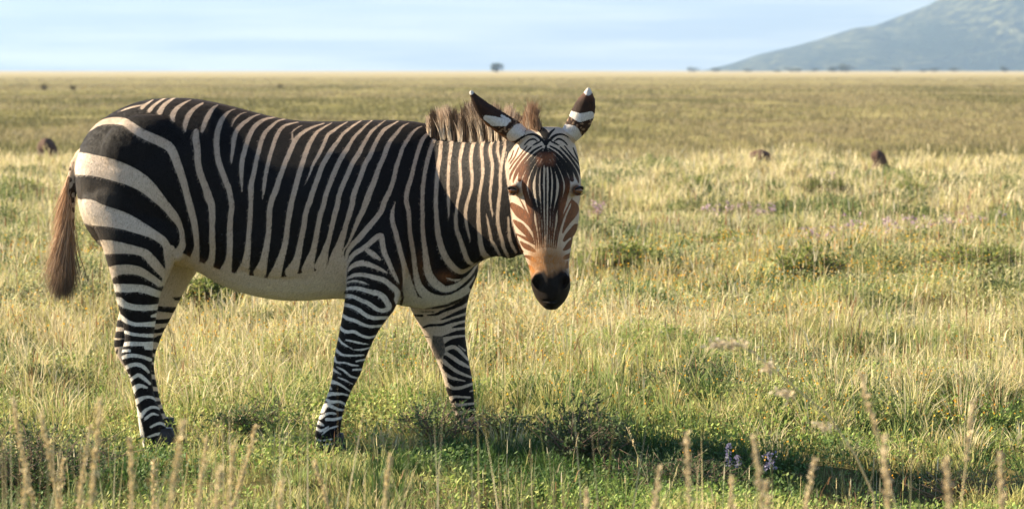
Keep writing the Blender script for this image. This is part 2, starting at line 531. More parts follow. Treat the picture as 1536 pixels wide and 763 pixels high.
# fewer passes on the head and ears so that they keep their shape
hd = np.clip((uv[:, 0] - 745) / 15, 0, 1) * (co[:, 1] < 9.95)
hd = np.maximum(hd, (uv[:, 0] > 700) * (uv[:, 1] < 190) * (co[:, 1] < 9.75))
legm = np.clip((uv[:, 1] - 470) / 40, 0, 1)
wgt = 1 - 0.0 * legm
for it in range(180):
    k = 0.6 * np.where(it < 10, 1.0, np.where(it < 15, 1 - 0.75 * hd, (1 - hd) * (1 - 0.7 * legm)))[:, None]
    # alternate shrink and slight inflate keeps the volume
    mu = k if it % 2 == 0 else -k * 0.94
    if it >= 173: mu = k
    co = co + mu * (lap(co) - co)
uv = proj(co)
def bump_at(px, py, Y, r, amt, aspect=1.0, direction=None):
    """push the surface out (amt>0) or in (amt<0) round a point"""
    p = np.array(P(px, py, Y)); d = (co - p); d[:, 2] /= aspect
    w = np.exp(-(d ** 2).sum(1) / (r * r))
    v = np.array(direction if direction is not None else (0, -1, 0.0))
    co[:, :] += v[None, :] * (amt * w)[:, None]
# facial relief
for s_, ex in ((-1, 771), (1, 866)):
    bump_at(ex, 286, 9.62, .016, -.008, .8)                      # eye sockets
    bump_at(ex - s_ * 3, 275, 9.615, .015, .004, .5)             # brow
    bump_at(818 + s_ * 27, 345, 9.60, .035, -.010, 2.2, (-s_ * -.3, .7, 0))
    bump_at(826 + s_ * 19, 424, 9.55, .0105, -.030, 2.0)         # nostrils
    bump_at(826 + s_ * 25, 419, 9.56, .010, .010, 1.6, (s_ * .7, -.7, 0))
    bump_at(826 + s_ * 12, 434, 9.54, .011, .008, 1.4)
bump_at(827, 451, 9.56, .03, -.010, .16)                         # line of the mouth
# shoulder groove, flank hollow, elbow crease, ribs
bump_at(524, 400, 9.92, .028, .022, 3.0, (0, 1, 0))
bump_at(300, 300, 10.02, .10, -.018, 1.5, (0, -1, 0))
bump_at(318, 345, 10.02, .06, .012, 1.5, (0, -1, 0))
bump_at(512, 250, 9.95, .08, .012, 2, (0, 1, 0))
bump_at(655, 330, 9.99, .035, .014, 3.0, (0, 1, 0))
bump_at(268, 385, 10.03, .02, .02, 2.5, (0, 1, 0))
uv = proj(co)
zme.vertices.foreach_set('co', co.astype(np.float32).ravel())
zme.update()
print('zebra verts', NV, co.min(0), co.max(0))
# ------------------------------------------------------------------ zebra: coat pattern
# Every stripe is a stroke: a line with a width at each point, read off side views of the animal.
TS = dict(A=(100,140,5.085), B=(100,280,5.085), C=(280,140,5.085), D=(280,280,5.085), F=(460,160,5.085), G=(460,300,5.085),
          H=(600,170,5.085), I=(600,310,5.085), E1=(140,400,6.356), E2=(140,510,6.356), M=(460,420,6.356), N=(440,530,4.77),
          K=(600,430,6.356), L=(620,540,5.87), O=(750,180,5.45), Q=(750,310,4.77), U=(0,0,1.0))
def strokes(data):
    segs = []
    for s in data:
        cur = 'U'; pts = []
        for it in s:
            if isinstance(it, str): cur = it; continue
            ox, oy, sc = TS[cur]
            pts.append((ox + it[0] / sc, oy + it[1] / sc, it[2] / sc))
        if s[0] == 'H' and len(pts) > 2:      # neck stripes run on over the crest
            a_, b_ = pts[0], pts[1]; k_ = 11.0 / max(1.0, b_[1] - a_[1])
            pts.insert(0, (a_[0] - (b_[0] - a_[0]) * k_ * .6, a_[1] - 11.0, a_[2] * .9))
        # smooth the line with a catmull-rom pass
        for i in range(len(pts) - 1):
            p0 = pts[max(0, i - 1)]; p1 = pts[i]; p2 = pts[i + 1]; p3 = pts[min(len(pts) - 1, i + 2)]
            prev = p1
            for j in range(1, 4):
                t = j / 3
                q = tuple(0.5 * (2*b + (c - a)*t + (2*a - 5*b + 4*c - d)*t*t + (3*b - a - 3*c + d)*t**3) for a, b, c, d in zip(p0, p1, p2, p3))
                segs.append((*prev, *q)); prev = q
    return np.array(segs)
def sd_strokes(uvp, segs):
    """signed distance, positive inside a stroke (photo pixels)"""
    out = np.full(len(uvp), -99.0)
    for x0, y0, w0, x1, y1, w1 in segs:
        m = max(w0, w1) + 9
        sel = np.nonzero((uvp[:, 0] > min(x0, x1) - m) & (uvp[:, 0] < max(x0, x1) + m) & (uvp[:, 1] > min(y0, y1) - m) & (uvp[:, 1] < max(y0, y1) + m))[0]
        if not len(sel): continue
        p = uvp[sel]; dx, dy = x1 - x0, y1 - y0; l2 = dx * dx + dy * dy + 1e-9
        t = np.clip(((p[:, 0] - x0) * dx + (p[:, 1] - y0) * dy) / l2, 0, 1)
        d = np.hypot(p[:, 0] - x0 - t * dx, p[:, 1] - y0 - t * dy)
        out[sel] = np.maximum(out[sel], (w0 + (w1 - w0) * t) / 2 - d)
    return out
def sd_poly(uvp, pts):
    pts = np.array(pts, float); n = len(pts)
    d = np.full(len(uvp), 1e9); ins = np.zeros(len(uvp), bool)
    x, y = uvp[:, 0], uvp[:, 1]
    for i in range(n):
        a, b = pts[i], pts[(i + 1) % n]
        e = b - a; l2 = (e ** 2).sum() + 1e-9
        t = np.clip(((x - a[0]) * e[0] + (y - a[1]) * e[1]) / l2, 0, 1)
        d = np.minimum(d, np.hypot(x - a[0] - t * e[0], y - a[1] - t * e[1]))
        c = (a[1] > y) != (b[1] > y)
        ins ^= c & (x < (b[0] - a[0]) * (y - a[1]) / (b[1] - a[1] + 1e-12) + a[0])
    return np.where(ins, d, -d)

WHITE = [
 # rump arcs
 ['A',(170,290,6),(195,270,14),(250,230,32),(330,210,52),(430,215,60),(490,250,66),(560,298,70),(640,335,72),(700,362,72),(760,392,72),(800,430,70),(830,500,66),(860,580,62),(890,670,56),(915,763,52),'D',(40,200,55),(62,300,50),(75,400,42),(76,470,44),(62,545,76)],
 ['A',(60,535,165),(100,536,175),(200,548,163),(320,575,160),(410,603,155),(500,640,140),(585,690,125),(645,742,108),(752,854,72),(822,940,65),(865,1012,42),(882,1092,40),(880,1165,55),(850,1210,60)],
 ['B',(60,140,120),(100,170,150),(170,190,190),(232,212,172),(330,233,150),(440,262,130),(540,305,105),(640,350,75),(720,400,65),(762,450,60),(768,520,55),(775,590,50),(765,640,30)],
 ['B',(260,460,110),(340,460,105),(440,470,80),(530,485,65),(600,510,68),(650,560,74),(700,620,70),(755,685,60),(740,740,40)],
 ['B',(330,655,95),(400,633,78),(480,630,72),(560,645,65),(640,690,55),(710,740,50)],
 ['B',(800,470,50),(810,520,48),(800,590,45),(775,650,40)],
 ['E1',(200,200,80),(255,200,80),(330,203,82),(420,203,75),(500,215,78),(580,245,70),(660,270,65)],
 ['E1',(230,320,70),(262,330,70),(310,365,60),(400,385,58),(500,390,55),(640,378,55)],
 ['E1',(255,470,40),(320,520,40),(400,548,35),(480,548,40),(590,545,55)],
 ['E1',(560,468,22),(620,458,50)],
 ['E1',(305,620,30),(370,640,30),(450,650,28),(560,655,38)],
 ['E1',(195,760,20),(290,735,30),(350,730,38),(450,735,40),(560,730,36)],
 ['E2',(190,90,22),(205,72,25),(260,45,34),(340,35,38),(430,35,40),(560,42,36)],
 ['E2',(240,180,26),(320,150,35),(380,145,35),(460,155,30),(545,185,32)],
 ['E2',(285,275,38),(350,240,38),(420,230,35),(480,255,35),(528,305,22)],
 ['E2',(300,350,32),(340,335,22)],
 ['E2',(330,395,36),(385,355,30),(430,330,35),(480,360,35),(540,412,24)],
 ['E2',(320,400,50),(350,490,70),(400,452,50),(450,432,35),(510,450,20)],
 ['E2',(370,590,60),(400,590,54),(450,560,40),(500,540,25),(560,545,25),(595,572,15)],
 ['E2',(400,640,40),(425,700,46),(460,720,40)],
 ['E2',(470,700,36),(485,680,34),(525,650,28),(580,635,25),(640,655,20)],
 ['E2',(495,750,26),(530,720,26),(570,700,24),(620,712,10)],
 ['E2',(270,102,24),(345,98,26)], ['E2',(505,70,40),(600,72,46)],
 ['U',(208,628,5),(212,650,8),(214,668,5)], ['U',(226,640,3),(240,634,4),(252,640,3)], ['U',(222,655,3),(240,650,4),(258,656,3)],
 # top of the rump
 ['A',(415,135,8),(500,105,14),(590,88,6)], ['A',(575,110,28),(620,75,18),(660,50,8)], ['A',(633,132,33),(665,95,24),(722,52,16),(760,36,8)],
 ['A',(712,142,46),(740,95,32),(800,48,18),(830,34,8)], ['A',(820,215,14),(808,172,42),(840,115,32),(910,68,14),(950,50,6)],
 ['A',(905,295,10),(905,240,35),(935,160,38),(990,105,24),(1040,75,14)],
 ['C',(118,295,18),(130,250,36),(160,180,38),(200,118,28),(238,88,8)],
 ['C',(74,290,40),(70,350,55),(82,430,50),(85,520,50),(100,600,52),(130,680,52),(155,750,58),'D',(165,75,62),(190,140,56),(195,220,50),(195,300,44),(195,400,48),(198,480,45),(190,550,52),(165,610,80)],
 ['C',(370,122,6),(340,130,10),(300,160,25),(265,210,38),(240,280,45),(228,360,45),(232,450,45),(250,540,45),(280,620,45),(310,700,45),'D',(318,0,45),(335,80,40),(345,150,42),(335,230,42),(330,320,45),(330,420,48),(328,500,45),(318,570,58),(300,640,90)],
 ['C',(345,252,8),(370,195,15),(420,155,9),(460,145,4)],
 ['C',(560,160,6),(520,172,14),(480,195,24),(420,240,32),(380,290,35),(362,350,38),(352,430,30),(342,500,20),(343,535,6)],
 ['C',(690,180,6),(640,188,14),(590,202,24),(530,242,35),(490,300,36),(462,370,38),(442,440,38),(425,510,38),(418,590,35),(420,670,25),(422,750,10)],
 ['C',(760,195,8),(700,210,16),(650,248,25),(600,300,32),(572,360,35),(550,440,35),(530,520,35),(515,600,35),(495,680,40),(490,750,45),'D',(490,110,34),(487,180,38),(483,260,38),(475,350,38),(470,430,42),(462,510,50),(450,580,64),(430,655,100)],
 ['C',(850,220,8),(770,238,18),(720,270,28),(685,330,32),(660,400,32),(635,480,32),(615,560,32),(600,640,30),(590,710,28),'D',(588,30,22),(578,95,5)],
 ['C',(1050,228,8),(990,248,14),(930,272,22),(870,312,30),(820,372,38),(795,430,38),(760,510,38),(730,590,38),(700,670,42),(680,740,45),'D',(650,100,45),(633,180,42),(630,260,42),(625,340,42),(615,420,45),(600,500,52),(585,580,64),(560,655,100)],
 ['C',(805,295,10),(806,330,16),(812,370,20)], ['C',(805,295,8),(840,265,10),(880,245,6)],
 ['F',(190,125,8),(120,165,16),(70,205,26),(15,295,35),'C',(930,400,36),(900,480,38),(875,560,40),(850,640,42),(830,720,42),'D',(800,120,42),(785,200,45),(772,280,40),(762,370,42),(748,450,46),(725,530,54),(700,610,70),(670,690,100)],
 ['F',(310,118,8),(260,145,14),(210,180,22),(160,218,26),(130,290,30),(90,370,28),(50,440,22),(20,520,15),(-10,590,6)],
 ['F',(420,105,8),(370,135,16),(330,165,20),(275,210,24),(240,262,28),(200,315,35),(160,380,38),(120,450,40),(90,530,40),(65,600,40),(40,670,42),(20,740,42),'D',(930,130,42),(905,220,40),(895,300,42),(875,390,42),(860,470,46),(840,560,60),(800,650,100)],
 ['F',(510,95,8),(450,145,16),(405,190,22),(372,222,24),(338,272,28),(310,320,35),(270,380,38),(235,450,38),(200,530,40),(170,610,38),(145,680,38),(130,750,38),'G',(105,110,40),(85,210,40),(70,300,42),(50,390,50),(30,450,66),(10,530,100)],
 ['F',(600,105,8),(540,150,16),(490,195,26),(450,260,28),(420,312,34),(395,360,38),(350,430,38),(315,510,38),(280,590,38),(250,670,38),(235,750,40),'G',(220,90,42),(195,190,38),(175,280,38),(150,360,48),(130,430,66),(110,500,100)],
 ['F',(700,110,8),(640,145,18),(590,178,30),(550,235,30),(515,300,32),(485,370,38),(450,430,38),(420,510,38),(390,590,38),(360,670,42),(345,750,42),'G',(325,110,42),(300,190,38),(280,260,48),(255,340,60),(225,420,80),(205,510,100)],
 ['F',(780,125,6),(730,152,16),(690,200,28),(640,260,32),(610,320,38),(590,380,38),(550,470,38),(520,560,42),(490,630,45),(460,710,50),'G',(430,80,42),(395,150,38),(370,210,32),(345,270,25),(318,330,18),(290,370,14),(270,420,20)],
 ['F',(880,150,6),(850,162,12),(810,195,22),(770,252,30),(735,312,30),(710,382,32),(685,460,35),(665,550,35),(635,640,38),(595,720,42),'G',(570,80,42),(520,150,42),(460,220,45),(400,290,45),(350,340,40),(315,390,32),(303,450,20),(312,510,14)],
 ['F',(960,185,8),(930,200,18),(890,242,32),(860,310,32),(835,390,32),(815,470,32),(795,550,35),(770,630,38),(760,700,38),(765,750,38),'G',(780,100,35),(785,200,32),(795,300,35),(810,380,36),(820,460,38),(830,540,40),(845,620,50),(870,680,66),(930,735,70),'I',(300,695,45),(370,688,34),(440,665,36),(500,635,30),(545,595,20),(560,570,8)],
 ['G',(676,8,6),(672,30,10),(655,90,28),(655,160,38),(680,250,38),(705,350,38),(725,430,38),(745,500,42),(765,600,66),(780,690,95),(800,745,100)],
 ['F',(1000,185,10),(980,230,28),(955,300,32),(930,380,35),(910,460,32),(895,550,32),(885,640,32),(882,740,32),'G',(885,120,32),(885,220,34),(895,320,36),(905,400,42),(915,480,52),(930,560,62),(970,625,66),(1017,660,62),'I',(350,628,50),(420,610,46),(480,575,42),(540,530,30),(585,470,20),(610,415,10)],
 ['H',(345,165,14),(325,190,26),(312,240,30),(305,330,32),(292,400,34),(283,500,34),(276,600,34),(274,700,34),'I',(275,20,34),(282,120,38),(290,200,42),(310,290,48),(340,370,50),(380,430,50),(430,480,46),(480,495,36),(540,465,26),(585,430,16)],
 ['H',(432,150,18),(398,195,30),(387,280,28),(376,360,25),(370,450,25),(368,530,25),(370,620,25),(372,720,22),'I',(372,100,6)],
 ['H',(545,155,22),(502,190,30),(477,250,28),(463,320,28),(456,380,25),(460,450,25),(465,530,26),(455,600,24),(438,680,22),(430,750,24),'I',(425,90,30),(432,170,32),(455,240,35),(480,310,38),(500,370,38),(525,420,35),(565,442,22)],
 ['H',(618,155,22),(578,200,28),(552,260,30),(541,340,28),(545,420,26),(552,500,25),(545,570,25),(525,640,25),(508,700,28),(500,755,28),'I',(500,80,26),(510,150,22),(525,210,18),(536,265,5)],
 ['H',(680,170,20),(632,220,30),(622,290,28),(628,360,26),(632,440,26),(625,520,25),(610,600,25),(600,680,26),(598,750,28),'I',(598,100,32),(605,190,34),(615,280,38),(635,350,45),(670,392,45)],
 ['H',(720,190,22),(692,250,28),(690,310,28),(705,380,26),(705,450,26),(695,530,24),(688,620,22),(692,700,18),(705,760,14),'I',(706,78,5)],
 ['I',(658,55,5),(670,110,15),(685,190,22),(700,260,25),(730,310,25),(762,368,16)],
 ['H',(752,225,20),(745,290,22),(758,350,18),(758,390,5)],
 ['H',(800,245,22),(786,330,26),(772,400,26),(765,480,26),(765,560,26),(758,640,26),(748,720,28),'I',(745,100,28),(755,170,28),(775,240,28),(790,310,28),(825,378,24)],
 ['H',(808,350,8),(805,400,14),(812,470,15),(824,540,12),(832,620,10)],
 ['I',(826,80,16),(832,190,22),(845,270,26),(885,345,20)],
 ['I',(355,542,10),(395,555,16),(435,560,20),(462,550,6)],
 # shoulder triangle and near foreleg
 ['G',(312,505,10),(320,475,22),(340,435,34),(370,405,38),(430,368,38),(480,330,38),(530,285,42),(570,268,36),(576,310,42),(590,390,42),(620,460,38),(650,530,34),(680,590,28),(702,630,10)],
 ['G',(440,368,20),(480,395,44),(520,422,40),(558,450,22)],
 ['G',(318,540,14),(335,515,28),(370,492,40),(430,480,45),(500,500,36),(560,525,28),(614,555,12)],
 ['G',(310,595,18),(370,570,30),(440,570,32),(520,590,38),(590,610,40),(640,650,42),(685,690,45),(698,740,52),'M',(862,190,60),(875,245,30)],
 ['G',(308,628,16),(360,615,18),(420,625,18),(474,644,6)],
 ['G',(300,675,26),(380,670,30),(460,690,35),(530,710,38),'M',(650,112,45),(720,150,55),(765,205,58),(785,262,50),(720,290,35),(660,270,38),(590,220,40),(520,190,38),(440,155,38),(365,150,42),(340,150,40)],
 ['M',(340,225,36),(355,230,35),(430,250,35),(500,285,38),(560,330,38),(640,360,35),(770,355,26)],
 ['M',(325,320,30),(390,365,32),(460,385,32),(530,420,28),(610,440,25),(710,435,22)],
 ['M',(308,440,30),(370,490,30),(450,490,30),(530,530,25),(600,545,22),(660,530,15)],
 ['M',(370,570,8),(430,580,18),(520,600,16),(588,610,5)],
 ['M',(298,545,18),(340,600,20),(432,652,8)], ['M',(440,660,8),(520,662,15),(605,642,12)],
 ['M',(270,650,28),(330,705,22),(420,718,18),(545,712,12)], ['M',(262,735,28),(275,760,16)],
 ['N',(450,55,10),(520,40,12)], ['N',(285,30,28),(312,62,13),(370,65,13),(420,82,14),(468,86,6)], ['N',(430,115,13),(495,112,13)],
 ['N',(310,95,8),(360,120,14),(410,160,14),(465,176,12)], ['N',(280,112,24),(310,130,12),(338,146,5)], ['N',(318,168,6),(370,190,11),(424,217,6)],
 ['N',(268,200,30),(310,210,20),(350,230,16),(405,268,10)], ['N',(258,238,22),(272,252,10)],
 ['N',(240,292,34),(262,288,28),(300,288,22),(350,288,16),(390,298,12)], ['N',(238,328,18),(270,345,25),(320,342,16),(360,355,16),(375,374,8)],
 ['N',(205,405,40),(240,365,30),(280,380,25),(320,398,18),(362,402,12)], ['N',(195,455,30),(222,440,20),(258,425,18),(305,430,12)],
 ['N',(238,470,22),(290,470,20),(340,458,16),(355,450,8)], ['N',(175,490,28),(215,512,14)], ['N',(160,530,20),(200,550,18),(250,522,10)],
 ['N',(208,575,10),(250,540,12),(315,518,10)], ['N',(150,605,22),(195,622,12)], ['N',(218,620,11),(275,610,11)], ['N',(218,652,13),(295,640,9)], ['N',(182,650,10),(205,668,5)],
]
BELLY = [(262,372),(270,376),(281,383),(302,393),(327,403),(351,409),(378,413),(403,417),(428,415),(451,409),(472,406),(494,400),(508,388),(516,382),(521,392),(520,430),(514,445),(502,462),(400,470),(262,470)]
CHEST = [(608,438),(622,443),(634,447),(660,448),(680,444),(700,430),(706,446),(690,452),(600,470)]
# far foreleg: dark strokes on the white upper leg, white strokes on the dark lower leg
FF_BLACK = [
 ['K',(390,118,12),(480,125,20),(580,105,20),(640,80,20)], ['K',(340,190,10),(430,185,20),(520,150,22),(575,120,34),(640,80,40)],
 ['K',(260,270,14),(350,260,26),(420,225,30),(520,190,36),(590,150,50),(640,110,60)], ['K',(388,312,12),(440,295,22),(520,260,36),(640,215,48)],
 ['K',(215,388,14),(290,365,26),(400,360,26),(500,325,32),(640,290,48)], ['K',(500,388,12),(560,372,32),(640,360,46)],
 ['K',(405,472,10),(480,455,32),(560,435,46),(660,430,56)], ['K',(140,270,18),(212,275,24)], ['K',(95,200,8),(200,195,8),(310,205,6)], ['K',(195,235,8),(320,238,12)],
 ['K',(428,548,20),(490,530,58),(560,515,70),(680,510,80)], ['K',(240,472,10),(285,480,6)]]
FF_WHITE = [
 ['K',(430,600,36),(500,570,34),(560,600,32),(645,692,22)], ['K',(555,555,6),(620,604,12)], ['K',(425,625,36),(500,670,36),(570,720,36),(650,760,25)],
 ['K',(385,690,26),(450,740,36)], ['K',(255,500,14),(300,600,20),(340,690,50),(375,750,60)],
 ['L',(215,30,30),(235,75,44),(262,120,42),(282,180,34),(275,235,30)], ['L',(265,5,34),(330,60,30),(400,105,28),(505,147,16)], ['L',(370,0,20),(430,20,20),(500,64,12)],
 ['L',(285,118,26),(340,155,25),(455,182,12)], ['L',(300,212,34),(350,245,30),(420,240,28),(515,208,22)], ['L',(500,272,12),(530,264,12)],
 ['L',(330,335,40),(360,320,24),(400,320,20),(500,326,16)], ['L',(345,392,34),(430,390,24),(540,378,18)], ['L',(360,465,44),(440,460,30),(490,445,18)], ['L',(510,440,14),(560,426,18)],
 ['L',(390,550,38),(460,530,25),(510,510,28),(565,515,28)], ['L',(430,585,18),(520,590,28),(575,600,28)], ['L',(470,658,26),(530,640,14)]]
FF_TOP = [(560,400),(740,400),(740,500),(700,514),(668,516),(664,540),(650,545),(600,470)]
# far hind leg: pale inner thigh, dark bands lower down
FH_BLACK = [
 ['E1',(755,292,10),(800,305,34),(870,290,40)], ['E1',(600,395,50),(700,405,55),(840,415,62)], ['E1',(560,520,46),(650,520,42),(780,505,46)],
 ['E1',(240,540,70),(300,545,70),(560,612,40),(660,600,44),(740,580,44)], ['E1',(200,645,66),(310,650,66)], ['E1',(600,690,50),(650,690,90)],
 ['E1',(200,735,66),(300,720,66)], ['E2',(200,10,40),(230,20,30)], ['E2',(230,90,16),(220,120,24)], ['E2',(545,0,20),(620,10,24)],
 ['E2',(560,100,44),(605,110,44)],['E2',(560,180,50),(600,190,50)],['E2',(560,260,60),(590,270,60)],['E2',(545,310,30),(590,310,30)],['E2',(540,400,70),(610,410,70)],['E2',(560,510,60),(640,520,60)],
 ['E2',(590,600,40),(660,590,30)],['E2',(600,680,50),(690,670,50)],['U',(222,655,12),(262,650,14)]]
FH_DARK = [(165,470),(262,470),(262,700),(165,700)]

# head: black strokes on white
def mirr(s, cx):
    out = []; cur = None
    for it in s:
        if isinstance(it, str): cur = it; out.append(it); continue
        out.append((2 * cx[cur] - it[0], it[1], it[2]))
    return out
CX = {'O': 375.0, 'Q': 329.0}
HALF = [
 ['O',(366,340,6),(350,370,12),(344,420,15),(340,520,17),(345,620,16),(348,760,13),'Q',(309,120,9),(312,200,8),(315,290,5)],
 ['O',(352,325,10),(325,380,17),(310,440,20),(303,500,22),(306,600,22),(318,690,20),(326,765,15),'Q',(290,120,10),(296,200,9),(300,290,5)],
 ['O',(345,295,12),(305,365,22),(272,440,28),(250,520,29),(256,610,30),(284,700,26),(303,770,20),'Q',(272,130,12),(281,210,10),(286,295,5)],
 ['O',(345,260,14),(292,325,24),(245,395,32),(208,480,36),(198,550,34),(222,640,30),(262,730,25),'Q',(236,100,16),(254,170,13),(266,240,9),(272,300,5)],
 ['O',(350,235,10),(285,285,20),(224,355,30),(176,430,34),(160,490,24)],
 ['O',(340,214,10),(272,252,14),(204,325,20),(150,400,24),(118,470,18),(108,512,8)],
 ['O',(255,222,9),(192,288,14),(132,370,16),(92,440,16),(80,485,7)], ['O',(222,212,7),(162,290,10),(112,350,12),(80,402,8)],
 ['O',(152,228,7),(122,300,10),(84,355,8)], ['O',(110,250,6),(95,300,8),(70,340,6)],
 ['O',(200,203,7),(232,170,10),(272,155,12),(304,172,7)], ['O',(270,206,7),(300,190,12),(332,172,8),(312,142,8),(270,120,9),(222,122,7)],
 ['O',(176,152,5),(215,127,8),(262,115,10),(312,130,11),(350,170,14),(368,202,10)], ['O',(305,74,9),(340,108,17),(366,150,20)],
 ['O',(200,620,8),(222,690,16),(246,760,20),'Q',(222,95,22),(240,160,17),(250,230,11),(258,300,4)],
 ['O',(160,640,5),(190,700,9),'Q',(200,60,9),(222,120,10),(238,180,8)],
]
CENTER = [
 ['O',(376,395,7),(375,470,13),(375,600,15),(375,760,13),'Q',(329,120,9),(329,200,8),(329,290,5)],
 ['O',(320,60,30),(345,85,50),(372,110,46),(378,160,32),(377,205,16)],
 ['O',(376,215,12),(375,245,34),(375,285,62),(375,330,54),(376,365,30),(376,392,10)],
]
CHEEK_L = [
 ['Q',(85,-15,30),(112,12,52),(145,45,66),(180,85,44),(214,132,22),(228,165,10)],
 ['Q',(100,98,14),(120,118,30),(150,142,44),(192,188,36),(228,232,20),(240,250,8)],
 ['Q',(118,195,8),(165,218,18),(208,240,22),(246,268,8)], ['Q',(148,250,10),(170,272,28),(196,288,36),(240,312,22),(250,322,10)],
 ['Q',(180,352,12),(212,362,26),(240,378,24),(255,388,10)], ['Q',(196,418,14),(222,440,26),(240,462,16)],
 ['Q',(74,60,5),(76,140,7),(84,200,7),(105,260,8),(135,310,9),(170,348,7)], ['Q',(92,140,6),(96,200,8),(112,240,8),(128,262,5)], ['Q',(60,-30,5),(66,30,6),(66,90,5)],
 ['Q',(118,200,6),(118,250,8),(140,290,10),(162,320,14)],
]
CHEEK_R = [
 ['Q',(520,-40,16),(535,10,56),(510,62,54),(482,110,34),(458,160,18),(450,185,8)],
 ['Q',(545,150,50),(515,182,46),(484,210,34),(460,240,18)], ['Q',(530,232,20),(505,262,36),(480,290,30),(458,308,14)],
 ['Q',(500,345,26),(478,358,30),(462,366,20)], ['Q',(482,392,8),(478,430,20)], ['Q',(515,205,5),(512,245,6)],
]
def wider(s, k): return [it if isinstance(it, str) else (it[0], it[1], it[2] * k + 1) for it in s]
HALF = [wider(s, 1.2) for s in HALF]
CHEEK_L = [wider(s, 1.08) for s in CHEEK_L]; CHEEK_R = [wider(s, 1.1) for s in CHEEK_R]
H_BLACK = CENTER + HALF + [mirr(s, CX) for s in HALF] + CHEEK_L + CHEEK_R

def coat(co, uv):
    n = len(co); nx, ny = uv[:, 0], uv[:, 1]
    Yv = co[:, 1]
    ym = 10.27 - 0.12 * np.clip((nx - 115) / 600, 0, 1)
    # neck axis bends towards the camera
    ymn = np.interp(nx, [600, 640, 672, 702, 732, 760, 788, 806], [10.17, 10.15, 10.09, 10.01, 9.92, 9.84, 9.765, 9.71])
    ym = np.where(nx > 640, ymn, ym)
    head_poly = [(758,250),(763,230),(774,215),(786,205),(792,186),(850,186),(900,120),(920,300),(880,480),(780,480),(786,392),(778,372),(768,340),(764,300)]
    hp = sd_poly(uv, head_poly)
    earm = ((sd_poly(uv, [(695,122),(712,122),(735,150),(765,168),(792,186),(786,203),(770,214),(750,208),(722,192),(700,160)]) > 0) & (Yv < 9.73)) | ((sd_poly(uv, [(900,118),(870,118),(850,160),(844,192),(868,214),(900,180)]) > 0) & (Yv < 9.76))
    head = (((hp > 0) & (Yv < 9.905)) | ((nx > 750) & (ny < 386) & (Yv < 9.66))) & ~earm
    far_fore = (nx > 596) & (nx < 740) & (Yv > 10.195) & (ny > 440)
    far_hind = (nx < 330) & (Yv > 10.275) & (ny > 392)
    near_leg = (Yv < 10.27) & (ny > 455)
    body = ~head & ~earm & ~far_fore & ~far_hind
    # the far flank carries the mirrored pattern
    q = co.copy()
    mir = body & (Yv > ym) & ~near_leg
    q[mir, 1] = 2 * ym[mir] - Yv[mir]
    uq = proj(q)
    sd = np.full(n, -99.0)
    ws = sd_strokes(uq[body], strokes(WHITE))
    ws = np.maximum(ws, sd_poly(uq[body], BELLY)); ws = np.maximum(ws, sd_poly(uq[body], CHEST))
    sd[body] = ws
    # under the belly the coat is white all the way across
    under = body & (np.abs(Yv - ym) < 0.2) & (nx > 285) & (nx < 515) & (ny > 432)
    sd[under] = np.maximum(sd[under], 2)
    a = sd_poly(uv[far_fore], FF_TOP)
    sd[far_fore] = np.maximum(np.minimum(a, -sd_strokes(uv[far_fore], strokes(FF_BLACK))), sd_strokes(uv[far_fore], strokes(FF_WHITE)))
    sd[far_hind] = -sd_strokes(uv[far_hind], strokes(FH_BLACK))
    hs = -sd_strokes(uv[head], strokes(H_BLACK))
    sd[head] = (hs - .12) * 2.2
    sd[body] -= .25 * np.clip((470 - ny[body]) / 20, 0, 1)
    sd = np.clip(sd, -8, 8)
    # colours: what "dark" and "light" mean at each point
    dark = np.tile(np.array([.0065, .0055, .0058]), (n, 1)); light = np.tile(np.array([.57, .46, .35]), (n, 1)); rel = np.clip((nx - 215) / 90, 0, 1)
    def blend(arr, m, c):
        m = np.clip(m, 0, 1)[:, None]; arr[:] = arr * (1 - m) + np.array(c) * m
    # tan tinge in the light stripes of shoulder and back, clean white on legs and belly
    tan = np.clip((300 - ny) / 120, 0, 1) * body * 0.5 + body * np.clip(1 - np.abs(nx - 640) / 60, 0, 1) * np.clip((430 - ny) / 60, 0, 1) * 0.5
    blend(light, tan, (.54, .41, .31)); blend(light, body * rel * np.clip((400 - ny) / 50, 0, 1) * .75, (.42, .31, .225)); blend(light, body * np.clip((ny - 405) / 30, 0, 1) * .8, (.66, .62, .55))
    blend(light, body * np.clip((ny - 440) / 40, 0, 1), (.72, .68, .61))
    blend(light, body * np.clip((150 - nx) / 60, 0, 1), (.74, .66, .56))
    # brown ends of the black stripes over the belly and on the breast
    edge = np.interp(nx, [280, 302, 327, 351, 378, 403, 428, 451, 472, 494, 510], [386, 397, 409, 416, 421, 425, 423, 417, 414, 402, 384])
    be = body * np.exp(-((ny - edge) / 8.0) ** 2) * (nx > 280) * (nx < 515)
    blend(dark, be * 0.9, (.10, .05, .025))
    br = body * np.exp(-((nx - 610) / 22.0) ** 2) * np.clip((ny - 380) / 40, 0, 1); blend(dark, br * .8, (.045, .022, .010))
    br = body * np.exp(-((nx - 632) / 12.0) ** 2 - ((ny - 400) / 20.0) ** 2); blend(dark, br, (.06, .028, .012))
    br = body * np.exp(-((nx - 668) / 14.0) ** 2 - ((ny - 415) / 8.0) ** 2); blend(dark, br, (.12, .05, .02))
    # dark stripes paler towards the rear edge of the rump and thigh
    rear_ = body * np.clip((185 - nx) / 30, 0, 1) * np.clip((ny - 262) / 20, 0, 1) * (ny < 520)
    blend(dark, rear_ * 0.35, (.10, .085, .07))
    # face
    hx, hy = nx, ny
    chest_ = head * np.clip((np.abs(hx - 818) - 18) / 12, 0, 1) * np.clip((hy - 292) / 14, 0, 1)
    blend(dark, chest_, (.23, .085, .036))
